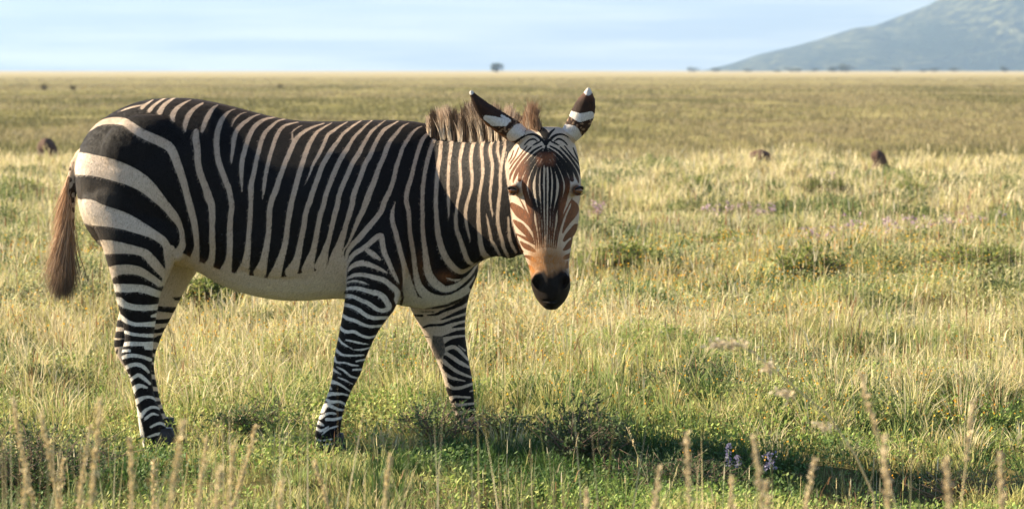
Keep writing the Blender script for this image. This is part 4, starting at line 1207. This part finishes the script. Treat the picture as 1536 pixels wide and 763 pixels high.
midf.append(far_tufts(9000, 38, 75, 260)); midf.append(far_tufts(9000, 75, 150, 262)); midf.append(far_tufts(7000, 150, 260, 264)); midf.append(far_tufts(4500, 260, 480, 266))
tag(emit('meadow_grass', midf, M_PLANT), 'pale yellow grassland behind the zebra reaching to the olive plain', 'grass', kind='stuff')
ST = np.array([STRAW, CREAM, STRAW * .8, RUST, YG])
st = [stalk_field(4600, 10.5, 15, .18, .42, 300, ST), stalk_field(5200, 15, 28, .25, .50, 310, ST, 1.3), stalk_field(2600, 28, 40, .22, .42, 320, np.array([CREAM, STRAW]), 1.6),
      stalk_field(420, 7.4, 9.6, .12, .26, 330, ST)]
tag(emit('seeding_grass', st, M_STRAW), 'thin upright straw coloured seed stems standing above the meadow grass', 'grass', kind='stuff')
LG = np.array([[.20, .30, .06], [.14, .22, .045], [.28, .36, .08], [.40, .42, .13], [.10, .16, .035]])
LY = np.array([[.42, .43, .19], [.32, .36, .14], [.54, .50, .27], [.20, .25, .09]])
cv_ = [cover_field(190000, 7.3, 13.5, .13, .016, 400, LG), cover_field(330000, 11, 26, .16, .014, 410, LY)]
def cushions(n, y0, y1, per, seed):
    'low domed herbs and dwarf bushes that break up the meadow'
    rs = np.random.RandomState(seed); tx, ty = scatter(n, y0, y1, rs)
    k = (np.abs(tx + .6) > 1.3) | (ty > 11.6); tx, ty = tx[k], ty[k]; n = len(tx)
    R_ = rs.uniform(.10, .34, n) * np.clip(ty / 16, .8, 1.5); H = R_ * rs.uniform(.35, .62, n)
    cnt = (per * (R_ / .2) ** 1.6).astype(int); i = np.repeat(np.arange(n), cnt); N = len(i)
    a = rs.rand(N) * 6.283; ph = np.arccos(rs.rand(N) * .95); q = rs.uniform(.75, 1.05, N)
    lob = 1 + .22 * np.sin(a * 3 + i) + .15 * np.sin(a * 5 + i * 2.3)
    x = tx[i] + R_[i] * lob * np.sin(ph) * np.cos(a) * q; y = ty[i] + R_[i] * lob * np.sin(ph) * np.sin(a) * q
    z = ground_h(x, y) + H[i] * np.cos(ph) * q * (1 + .18 * np.sin(a * 4 + i))
    p = np.stack([x, y, z], 1); L_ = .017 * rs.uniform(.6, 1.5, N) * np.sqrt(y / 10); W = L_ * rs.uniform(.10, .28, N)
    d = np.stack([np.sin(ph) * np.cos(a), np.sin(ph) * np.sin(a), np.cos(ph) + .5], 1) + rs.normal(0, .4, (N, 3)); d /= np.linalg.norm(d, axis=1)[:, None]
    s = np.cross(d, rs.normal(0, 1, (N, 3))); s /= np.linalg.norm(s, axis=1)[:, None]
    co = np.stack([p, p + d * (L_ * .5)[:, None] + s * W[:, None], p + d * L_[:, None], p + d * (L_ * .5)[:, None] - s * W[:, None]], 1)
    pal = np.array([[.24, .29, .10], [.32, .36, .13], [.17, .22, .075], [.40, .40, .17], [.14, .17, .07]])
    c = pal[(i * 7 + rs.randint(0, 2, N)) % 5] * rs.uniform(.5, 1.0, (N, 1))
    return co.reshape(-1, 3), (np.arange(N) * 4)[:, None] + np.array([0, 1, 2, 3]), np.zeros((0, 3), int), np.repeat(c[:, None, :], 4, 1).reshape(-1, 3)
cv_ += [cushions(85, 10.6, 17, 1500, 420), cushions(130, 17, 29, 900, 430), cushions(90, 29, 38, 500, 440)]
tag(emit('ground_cover', cv_, M_PLANT), 'low mats of small leaved green herbs in the foreground', 'ground cover', kind='stuff')
# tiny yellow and pink blossoms scattered through the sward
def dots(n, y0, y1, h, size, seed, cols, thr, ns):
    rs = np.random.RandomState(seed); x, y = scatter(n, y0, y1, rs)
    k = (vnoise(x * ns, y * ns * .7, seed) > thr) & ((y > 10.7) | (x > .1)); x, y = x[k], y[k]; N = len(x)
    z = ground_h(x, y) + h * rs.uniform(.7, 1.3, N); p = np.stack([x, y, z], 1); s = (size * np.sqrt(y / 10) * rs.uniform(.6, 1.3, N))[:, None]
    a = rs.normal(0, 1, (N, 3)); a /= np.linalg.norm(a, axis=1)[:, None]; b = np.cross(a, rs.normal(0, 1, (N, 3))); b /= np.linalg.norm(b, axis=1)[:, None]
    co = np.stack([p - a * s, p + b * s, p + a * s, p - b * s], 1).reshape(-1, 3)
    c = cols[rs.randint(0, len(cols), N)]; cl = np.repeat(c[:, None, :], 4, 1).reshape(-1, 3)
    return co, (np.arange(N) * 4)[:, None] + np.array([0, 1, 2, 3]), np.zeros((0, 3), int), cl
tag(emit('yellow_blossom', [dots(16000, 9, 22, .17, .0045, 500, np.array([[.75, .42, .04], [.65, .30, .03]]), .5, .8)], M_PLANT), 'tiny yellow blossoms sprinkled through the sward', 'flowers', kind='stuff')

# the unfocused thicket of dry grass close to the lens, thickest on the left
rs = np.random.RandomState(610)
N = 900
y = rs.uniform(4.6, 6.6, N); fx = rs.rand(N) ** 1.7
x = (-.205 + .42 * fx) * y * 1.05
h = rs.uniform(.42, .74, N) * np.clip(1.08 - .35 * fx, .6, 1.1)
h = np.where(rs.rand(N) < .6, h * .8, h)
c = np.array([STRAW, CREAM * .8, OLIVE * 1.6, STRAW * .7, GREEN])[rs.randint(0, 5, N)] * rs.uniform(.7, 1.1, (N, 1))
tag(emit('foreground_grass', [blades(x, y, h, rs.uniform(.0014, .0028, N), rs.rand(N) ** 1.5 * .35, rs.rand(N) * 6.283, c * .8, c, 611, droop=.2)], M_STRAW), 'blurred dry grass close to the viewer along the lower edge', 'grass', kind='stuff')
# ------------------------------------------------------------------ shrubs and countable plants
def tube(sp, pts, r0, r1, K=6):
    rings = []
    pts = [Vector(p) for p in pts]
    for i, p in enumerate(pts):
        a, b = pts[max(0, i - 1)], pts[min(len(pts) - 1, i + 1)]
        t_ = (b - a).normalized(); s_ = t_.cross(Vector((.3, .9, .2))).normalized(); u_ = s_.cross(t_)
        r = r0 + (r1 - r0) * i / (len(pts) - 1)
        rings.append([p + s_ * (r * math.cos(q)) + u_ * (r * math.sin(q)) for q in np.linspace(0, 2 * math.pi, K + 1)[:-1]])
    sp.loft(rings)
def leafset(pts, dirs, size, cols, rs, asp=.35):
    pts = np.array(pts); dirs = np.array(dirs); N = len(pts)
    dirs = dirs + rs.normal(0, .55, (N, 3)); dirs /= np.linalg.norm(dirs, axis=1)[:, None]
    s = np.cross(dirs, rs.normal(0, 1, (N, 3))); s /= np.linalg.norm(s, axis=1)[:, None]
    L_ = (size * rs.uniform(.6, 1.4, N))[:, None]
    co_ = np.stack([pts, pts + dirs * L_ * .5 + s * L_ * asp * .5, pts + dirs * L_, pts + dirs * L_ * .5 - s * L_ * asp * .5], 1).reshape(-1, 3)
    c = cols[rs.randint(0, len(cols), N)] * rs.uniform(.7, 1.25, (N, 1))
    return co_, (np.arange(N) * 4)[:, None] + np.array([0, 1, 2, 3]), np.zeros((0, 3), int), np.repeat(c[:, None, :], 4, 1).reshape(-1, 3)
M_TWIG = simple_mat('twig', (.16, .11, .075), .9, .35, 60)
M_BARK = simple_mat('bark', (.10, .075, .05), .95, .4, 6)
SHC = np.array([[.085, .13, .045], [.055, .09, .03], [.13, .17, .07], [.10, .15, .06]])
def shrub(name, x, y, w, h, stems, per, leaf, cols, label, cat, seed, spread=1.0, group=None, twig=.0022, tz=0.0):
    rs = np.random.RandomState(seed)
    z0 = float(ground_h(np.array(x), np.array(y))) + tz
    root = empty(name, (x, y, z0)); tag(root, label, cat, group)
    sp = Soup(); lp, ld = [], []
    for i in range(stems):
        a = rs.rand() * 6.283; r = rs.rand() ** .6
        tip = Vector((x + math.cos(a) * r * w / 2 * spread, y + math.sin(a) * r * w / 2 * spread, z0 + h * (1.05 - .45 * r) * rs.uniform(.65, 1.1)))
        b0 = Vector((x + math.cos(a) * .02 * w, y + math.sin(a) * .02 * w, z0 - .01))
        m = (b0 + tip) / 2 + Vector((rs.normal(0, w * .06), rs.normal(0, w * .06), h * .06))
        tube(sp, [b0, m, tip], twig * 1.5, twig * .5, 5)
        for k in range(per):
            f = rs.uniform(.18, 1.0); p = b0.lerp(m, f * 2) if f < .5 else m.lerp(tip, f * 2 - 1)
            d = Vector((rs.normal(0, 1), rs.normal(0, 1), rs.normal(.5, .6))).normalized()
            ln = rs.uniform(.02, .09) * w / .3 * .6
            e = p + d * ln
            if k % 3 == 0: tube(sp, [p, e], twig * .6, twig * .3, 4)
            for q in range(5):
                lp.append(tuple(p.lerp(e, rs.rand()))); ld.append(tuple(d))
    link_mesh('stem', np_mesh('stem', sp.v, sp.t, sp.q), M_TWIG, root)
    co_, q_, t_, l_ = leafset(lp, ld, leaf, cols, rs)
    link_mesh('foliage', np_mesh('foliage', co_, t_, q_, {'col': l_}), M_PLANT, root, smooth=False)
    return root
def at(px, py): 
    Y = GY(py); p = P(px, py, Y); return p.x, Y
x, y = at(872, 715)
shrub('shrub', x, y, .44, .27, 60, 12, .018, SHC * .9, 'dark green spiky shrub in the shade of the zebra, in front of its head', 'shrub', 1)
x, y = at(655, 672); shrub('shrub', x, y, .46, .20, 46, 8, .016, SHC * 1.3, 'twiggy thorn shrub with bare branches round the far front hoof', 'shrub', 2)
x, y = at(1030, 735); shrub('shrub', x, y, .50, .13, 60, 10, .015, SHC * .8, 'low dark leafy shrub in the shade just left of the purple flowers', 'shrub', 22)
x, y = at(760, 668); shrub('shrub', x, y, .26, .13, 24, 9, .016, SHC * 1.25, 'low leafy shrub just right of the far front leg', 'shrub', 3)
x, y = at(110, 610); shrub('shrub', x, y, .55, .17, 46, 9, .016, SHC * 1.4, 'grey green shrub on the left behind the hind hooves', 'shrub', 4)
x, y = at(385, 660); shrub('shrub', x, y, .42, .16, 40, 10, .016, SHC * 1.2, 'green shrub between the hind legs and the front leg', 'shrub', 5)
x, y = at(985, 520); shrub('shrub', x, y, .34, .17, 30, 9, .020, SHC * 1.5, 'small grey green shrub in the sunny grass right of the muzzle', 'shrub', 6)
x, y = at(1440, 740); shrub('shrub', x, y, .46, .13, 50, 9, .014, np.array([[.20,.22,.08],[.40,.24,.08],[.26,.26,.10]]), 'low rusty flowering shrub in the bottom right corner', 'shrub', 7)
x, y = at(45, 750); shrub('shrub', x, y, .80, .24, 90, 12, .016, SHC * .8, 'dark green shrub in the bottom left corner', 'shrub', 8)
shrub('shrub', -2.85, 9.15, 1.0, .85, 150, 14, .034, SHC, 'unseen dense bush added beyond the left edge to cast shade over the lower left corner', 'shrub', 21)  # out of view, added only to shade the lower left corner
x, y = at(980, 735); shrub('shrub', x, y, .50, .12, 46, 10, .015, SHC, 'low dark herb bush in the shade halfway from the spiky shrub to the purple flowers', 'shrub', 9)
x, y = at(1225, 560); shrub('shrub', x, y, .75, .17, 70, 11, .020, SHC * 1.2, 'dark green cushion bush in the middle of the right meadow', 'shrub', 10)
x, y = at(1050, 610); shrub('shrub', x, y, .60, .15, 60, 10, .018, SHC * 1.0, 'dark green bush patch under tall straw stems right of the zebra', 'shrub', 11)
for i, (px, py, w, h, lb) in enumerate([(910, 290, .62, .17, 'dark low bush in the pale grass close right of the face'), (1236, 302, .75, .24, 'dark reddish bush below the two brown mounds'),
        (1110, 385, .9, .22, 'dark green bush in the blurred right meadow, below the pink flowers'), (945, 405, .8, .2, 'dark green bush at chin height right of the zebra'),
        (1215, 430, .6, .24, 'round olive bush left of the tall single stem'), (1360, 300, .8, .16, 'flat dark bush near the pale grass edge on the right'),
        (1040, 300, .5, .20, 'small olive bush between the face and the pale mound'), (1470, 420, .8, .2, 'green bush near the right edge of the meadow'),
        (320, 470, .5, .2, 'dark green bush seen under the belly'), (30, 300, .8, .25, 'dark bush at the left edge behind the tail')]):
    x, y = at(px, py)
    shrub('shrub', x, y, w * .95, h * .95, 80, 10, .034, SHC * np.array([2.2, 1.75, 1.2]) * (1.0 if i != 1 else .8), lb, 'shrub', 30 + i, twig=.004)

# pink flower patches
M_PETAL = plant_mat('petal', .3)
def blossoms(x, y, w, h, n, size, cols, label, seed, name='flower_patch', cat='flowers'):
    rs = np.random.RandomState(seed); z0 = float(ground_h(np.array(x), np.array(y)))
    root = empty(name, (x, y, z0)); tag(root, label, cat)
    sp = Soup(); pts = []
    for i in range(n):
        a = rs.rand() * 6.283; r = math.sqrt(rs.rand()) * w / 2
        tip = Vector((x + r * math.cos(a), y + r * math.sin(a) * .8, z0 + h * rs.uniform(.6, 1.1)))
        tube(sp, [(tip.x, tip.y, z0 - .01), tip], .002, .0012, 4)
        for k in range(7): pts.append((tip.x + rs.normal(0, size * .5), tip.y + rs.normal(0, size * .5), tip.z + rs.normal(0, size * .4)))
    tag(link_mesh('stem', np_mesh('stem', sp.v, sp.t, sp.q), M_TWIG, root), kind='stuff')
    co_, q_, t_, l_ = leafset(pts, rs.normal(0, 1, (len(pts), 3)), size, cols, rs, .8)
    link_mesh('blossom', np_mesh('blossom', co_, t_, q_, {'col': l_}), M_PETAL, root, smooth=False)
PK = np.array([[.50, .32, .40], [.42, .28, .33], [.56, .42, .44]])
for i, (px, py, w, n, lb) in enumerate([(897, 340, .18, 16, 'bright pink flower clump just right of the eyes'), (1120, 340, .9, 26, 'pink flower patch above the green bush in the right meadow'),
        (1345, 370, 1.2, 42, 'wide pink flower patch in the right meadow'), (1235, 290, .5, 16, 'pink flowers on the dark bush below the mounds'), (1240, 385, .5, 16, 'small pink flower patch left of the wide one'),
        (1460, 350, .7, 18, 'faint pink flowers near the right edge')]):
    x, y = at(px, py); blossoms(x, y, w, .24, n, .022, PK, lb, 60 + i)
# purple flower spikes
M_GREENSTEM = simple_mat('green_stem', (.10, .15, .04), .7)
for i, (px, py, Y, h, lb) in enumerate([(1092, 668, 9.25, .085, 'tallest purple flower spike, left of the three in the shade'), (1107, 686, 9.2, .04, 'short purple flower spike right beside the tallest one'),
                                      (1155, 682, 9.2, .06, 'broad purple flower spike right of the other two')]):
    rs = np.random.RandomState(80 + i); p = P(px, py, Y); z0 = float(ground_h(np.array(p.x), np.array(Y)))
    root = empty('purple_flower', (p.x, Y, z0)); tag(root, lb, 'flower')
    sp = Soup(); tube(sp, [(p.x, Y, z0), (p.x + .004, Y, p.z)], .0022, .0012, 6); link_mesh('stem', np_mesh('stem', sp.v, sp.t, sp.q), M_GREENSTEM, root)
    n = 90 if i != 1 else 45; wd = .010 if i < 2 else .022
    pts = [(p.x + rs.normal(0, wd * .5), Y + rs.normal(0, wd * .5), p.z - h * rs.rand() + .01) for _ in range(n)]
    co_, q_, t_, l_ = leafset(pts, rs.normal(0, 1, (n, 3)), .011, np.array([[.20, .18, .29], [.27, .25, .36], [.16, .15, .22]]), rs, .7)
    link_mesh('blossom', np_mesh('blossom', co_, t_, q_, {'col': l_}), M_PETAL, root, smooth=False)

# tall single grass stems (near the lens, out of focus, and a few in focus)
def grass_stem(base, tip, bend, head, hw, label, group=None, seed=0, cat='grass stem', r=.0016, spike='dense', col=(.60, .48, .26)):
    rs = np.random.RandomState(seed); base = Vector(base); tip = Vector(tip)
    root = empty('grass_stem', tuple(base)); tag(root, label, cat, group)
    mid = (base + tip) / 2 + Vector(bend)
    pts = [base * ((1 - f) ** 2) + mid * (2 * f * (1 - f)) + tip * (f * f) for f in np.linspace(0, 1, 14)]
    sp = Soup(); tube(sp, pts, r, r * .6, 6)
    link_mesh('stem', np_mesh('stem', sp.v, sp.t, sp.q), M_STEM, root)
    L_ = (tip - base).length; n = int(head * 1100) if spike == 'dense' else int(head * 420)
    lp, ld = [], []
    for k in range(max(20, n)):
        f = 1 - rs.rand() * head / L_
        p = base * ((1 - f) ** 2) + mid * (2 * f * (1 - f)) + tip * (f * f)
        a = rs.rand() * 6.283; q = (1 - f) / (head / L_)
        rr = hw * (.35 + .65 * math.sin(min(1, q * 1.1 + .08) * math.pi * .8)) * rs.rand() ** .5
        lp.append((p.x + rr * math.cos(a), p.y + rr * math.sin(a), p.z)); ld.append((math.cos(a) * .5, math.sin(a) * .5, 1.0))
    co_, q_, t_, l_ = leafset(lp, ld, .010, np.array([col, np.array(col) * .8, np.array(col) * 1.15]), rs, .4)
    link_mesh('seed_head', np_mesh('seed_head', co_, t_, q_, {'col': l_}), M_STRAW, root, smooth=False)
M_STEM = simple_mat('dry_stem', (.52, .42, .22), .6, .2, 20)
def gz0(x, y): return float(ground_h(np.array(float(x)), np.array(float(y))))
rs_ = np.random.RandomState(5)
LEFT = [(150,600,130,760,4.8),(195,655,182,763,5.2),(275,632,246,763,4.6),(135,640,120,763,5.6),(310,655,292,763,5.4),(352,668,345,763,5.0),(385,640,350,740,5.8),(424,720,424,763,5.6),
        (60,620,85,763,5.2),(20,600,60,740,5.6),(95,690,92,763,6.0),(230,690,236,763,6.2),(330,700,318,763,4.4),(470,690,500,763,6.0),(585,680,575,763,5.6),(40,700,30,763,4.9)]
for i, (tx, ty, bx, by, Y) in enumerate(LEFT):
    tp = P(tx, ty, Y); bp_ = P(bx, by, Y); d = (bp_ - tp); d = d / max(1e-6, abs(d.z)); g = gz0(tp.x, Y)
    base = tp + d * (tp.z - g); base.z = g - .01
    grass_stem(base, tp, ((tp.x - base.x) * .12 + rs_.normal(0, .02), rs_.normal(0, .02), 0), .24, .0034, 'tall dry straw coloured grass stem, blurred, in front of the hind legs at lower left', 'blurred grass stems at lower left', 200 + i, r=.0030)
RIGHT = [(1325,655,1335,763,5.2),(1030,650,1035,763,5.6),(1222,690,1205,763,6.0),(1096,712,1100,763,6.1),(1420,690,1425,763,5.0),(1460,600,1440,740,6.2),(1150,720,1152,763,6.0),(1290,560,1330,700,5.8),
         (1500,680,1505,763,5.4),(1130,655,1140,763,5.4),(990,700,985,763,6.0),(880,735,880,763,5.6),]
for i, (tx, ty, bx, by, Y) in enumerate(RIGHT):
    Y *= .84
    tp = P(tx, ty, Y); bp_ = P(bx, by, Y); d = (bp_ - tp); d = d / max(1e-6, abs(d.z)); g = gz0(tp.x, Y)
    base = tp + d * (tp.z - g); base.z = g - .01
    grass_stem(base, tp, ((tp.x - base.x) * .12 + rs_.normal(0, .02), rs_.normal(0, .02), 0), .13, .0026, 'tall dry straw grass stem, blurred, in the lower right foreground', 'blurred grass stems at lower right', 240 + i, col=(.58, .46, .28), r=.0022)
# the long arching stem with pale seed heads hanging over the right meadow
root_p = P(1318, 763, 5.6); g = gz0(root_p.x, 5.6)
arch = [Vector((root_p.x + .03, 5.6, g - .01)), P(1310, 740, 5.6), P(1283, 682, 5.6), P(1245, 625, 5.6), P(1195, 583, 5.6), P(1160, 553, 5.6), P(1128, 527, 5.6), P(1100, 516, 5.6), P(1070, 518, 5.6)]
rt = empty('grass_stem', tuple(arch[0])); tag(rt, 'long arching dry grass stem with pale seed tufts, blurred, leaning left over the right meadow', 'grass stem')
sp = Soup(); tube(sp, arch, .0022, .0012, 6); link_mesh('stem', np_mesh('stem', sp.v, sp.t, sp.q), M_STEM, rt)
rs = np.random.RandomState(9)
for c, n, w in ((P(1104, 516, 5.6), 80, .024), (P(1076, 518, 5.6), 44, .009), (P(1156, 552, 5.6), 46, .008), (P(1180, 590, 5.6), 60, .012), (P(1238, 640, 5.6), 40, .010)):
    pts = np.array([(c.x + rs.normal(0, w), c.y + rs.normal(0, .006), c.z + rs.normal(0, .0055)) for _ in range(n)])
    co_, q_, t_, l_ = leafset(pts, np.tile([-1., 0, .1], (n, 1)), .013, np.array([[.70, .60, .42], [.62, .50, .32]]), rs, .4)
    link_mesh('seed_tuft', np_mesh('seed_tuft', co_, t_, q_, {'col': l_}), M_STRAW, rt, smooth=False)
# single stems that stand out sharply
for i, (tx, ty, by, Y, bend, lb, hd) in enumerate([(1236, 335, 520, 13.5, .0, 'very thin tall upright grass stem standing alone in the right meadow', .10), (1196, 420, 520, 13.4, -.05, 'pale curved grass blade left of the tall thin stem', .07),
        (1002, 415, 500, 14.5, .0, 'pale dotted seed stem right of the muzzle', .18), (940, 640, 763, 8.9, .0, 'slender dry stem rising from the shaded grass under the head', .08), (1270, 225, 300, 30., 0, 'pale feathery grass plume left of the dark mound', .35), (1160, 230, 290, 32., 0, 'pale grass plume right beside the small brown mound', .35)]):
    tp = P(tx, ty, Y); g = gz0(tp.x, Y)
    base = Vector((tp.x + (.10 if i in (1, 3) else .01), Y, g - .01))
    grass_stem(base, tp, (bend, 0, 0), hd, .004 if i < 4 else .03, lb, None, 300 + i, r=.0016 if i < 4 else .006, spike='loose')

# ------------------------------------------------------------------ brown mounds out on the plain
M_EARTH = simple_mat('mound_earth', (.085, .048, .032), .95, .6, 14)
for i, (px, pb, w, h, lb) in enumerate([(1318, 264, .25, .37, 'upright dark brown mound standing in the pale grass on the right'), (1143, 264, .38, .25, 'low brown mound behind pale grass, left of the upright one'), (72, 242, .34, .40, 'round brown mound in the grass left of the tail')]):
    Y = GY(pb); p = P(px, pb, Y); rs = np.random.RandomState(400 + i)
    root_z = gz0(p.x, Y)
    sp = Soup(); rings = []
    for f in np.linspace(0, 1, 16):
        rr = (w / 2) * (math.sqrt(max(0, 1 - f ** 2.6)) * .95 + .02) * (1 + .10 * math.sin(f * 9 + i))
        rings.append([Vector((p.x + rr * (1 + .20 * math.sin(3 * a + i + f * 4) + .12 * math.sin(7 * a + f * 11)) * math.cos(a) + .02 * math.sin(f * 5), Y + rr * (1 + .12 * math.sin(4 * a + f * 3)) * math.sin(a), root_z + f * h * (1 + .22 * (i == 1)))) for a in np.linspace(0, 2 * math.pi, 29)[:-1]])
    sp.loft(rings)
    m = link_mesh('earth_mound', np_mesh('earth_mound', sp.v, sp.t, sp.q), M_EARTH); tag(m, lb, 'mound')

# ------------------------------------------------------------------ bushes and trees far off
def far_bush(name, px, pb, wpx, hpx, Y, label, cat, seed, cols, trunk=True, group=None, n=900):
    rs = np.random.RandomState(seed)
    p = P(px, pb, Y); w = wpx * Y / FPX; h = hpx * Y / FPX; z0 = min(0.0, p.z) if Y < 500 else 0.0
    root = empty(name, (p.x, Y, z0)); tag(root, label, cat, group)
    sp = Soup()
    tops = []
    for k in range(5):
        a = rs.rand() * 6.283
        tops.append(Vector((p.x + .28 * w * math.cos(a), Y + .28 * w * math.sin(a), z0 + h * rs.uniform(.35, .7))))
        tube(sp, [(p.x, Y, z0 - .05 * h), (p.x + .05 * w * math.cos(a), Y, z0 + .25 * h), tops[-1]], .035 * h, .012 * h, 6)
    link_mesh('trunk' if trunk else 'stem', np_mesh('trunk', sp.v, sp.t, sp.q), M_BARK, root)
    pts = []
    for tpt in tops + [Vector((p.x, Y, z0 + .55 * h))]:
        for k in range(n // 6):
            d = Vector(rs.normal(0, 1, 3)).normalized() * rs.rand() ** .4
            q = tpt + Vector((d.x * .28 * w, d.y * .28 * w, d.z * .36 * h)); q.z = max(q.z, z0 + .08 * h); pts.append(tuple(q))
    co_, q_, t_, l_ = leafset(pts, rs.normal(0, 1, (len(pts), 3)), .10 * h, cols, rs, .8)
    link_mesh('crown' if trunk else 'foliage', np_mesh('crown', co_, t_, q_, {'col': l_}), M_PLANT, root, smooth=False)
FC = np.array([[.025, .040, .016], [.035, .05, .022], [.045, .055, .025]])
far_bush('tree', 746, 108, 21, 17, 1500, 'dark rounded tree alone on the horizon above the back of the zebra', 'tree', 500, FC)
HB = [(1040, 15, 7, 'first dark tree on the horizon from where the hill slope begins'), (1073, 13, 6, 'small dark tree at the very foot of the hill slope'), (1122, 12, 5, 'small tree on the horizon a little right of the hill foot'),
      (1166, 12, 4, 'low tree on the horizon left of the paired trees'), (1186, 16, 6, 'left tree of a touching pair of low trees on the horizon'), (1199, 12, 5, 'right tree of a touching pair of low trees on the horizon'), (1221, 14, 5, 'single low tree just left of the two darkest trees'),
      (1252, 16, 8, 'left one of the two darkest trees below the hill'), (1270, 18, 10, 'right and largest of the two darkest trees below the hill'), (1345, 14, 6, 'single dark tree in the gap right of the two darkest trees'),
      (1385, 10, 5, 'small tree midway along the right horizon'), (1402, 15, 6, 'tree right beside the small one on the right horizon'), (1432, 18, 6, 'wide flat tree on the right horizon'), (1507, 11, 7, 'last dark tree near the right edge of the horizon')]
for i, (px, w, h, lb) in enumerate(HB):
    far_bush('tree', px, 107, w * 1.3, h * 1.35, 1500, lb, 'tree', 510 + i, FC, group='trees along the horizon below the hill', n=500)
for i, (px, pb, w, h, lb) in enumerate([(65, 137, 15, 13, 'leftmost far bush on the open plain'), (110, 137, 11, 11, 'second far bush on the open plain, right of the leftmost'), (421, 134, 10, 9, 'tiny far bush on the plain above the back of the zebra')]):
    far_bush('bush', px, pb, w, h, GY(pb), lb, 'bush', 540 + i, np.array([[.13, .10, .055], [.10, .085, .04]]), trunk=False, n=420)
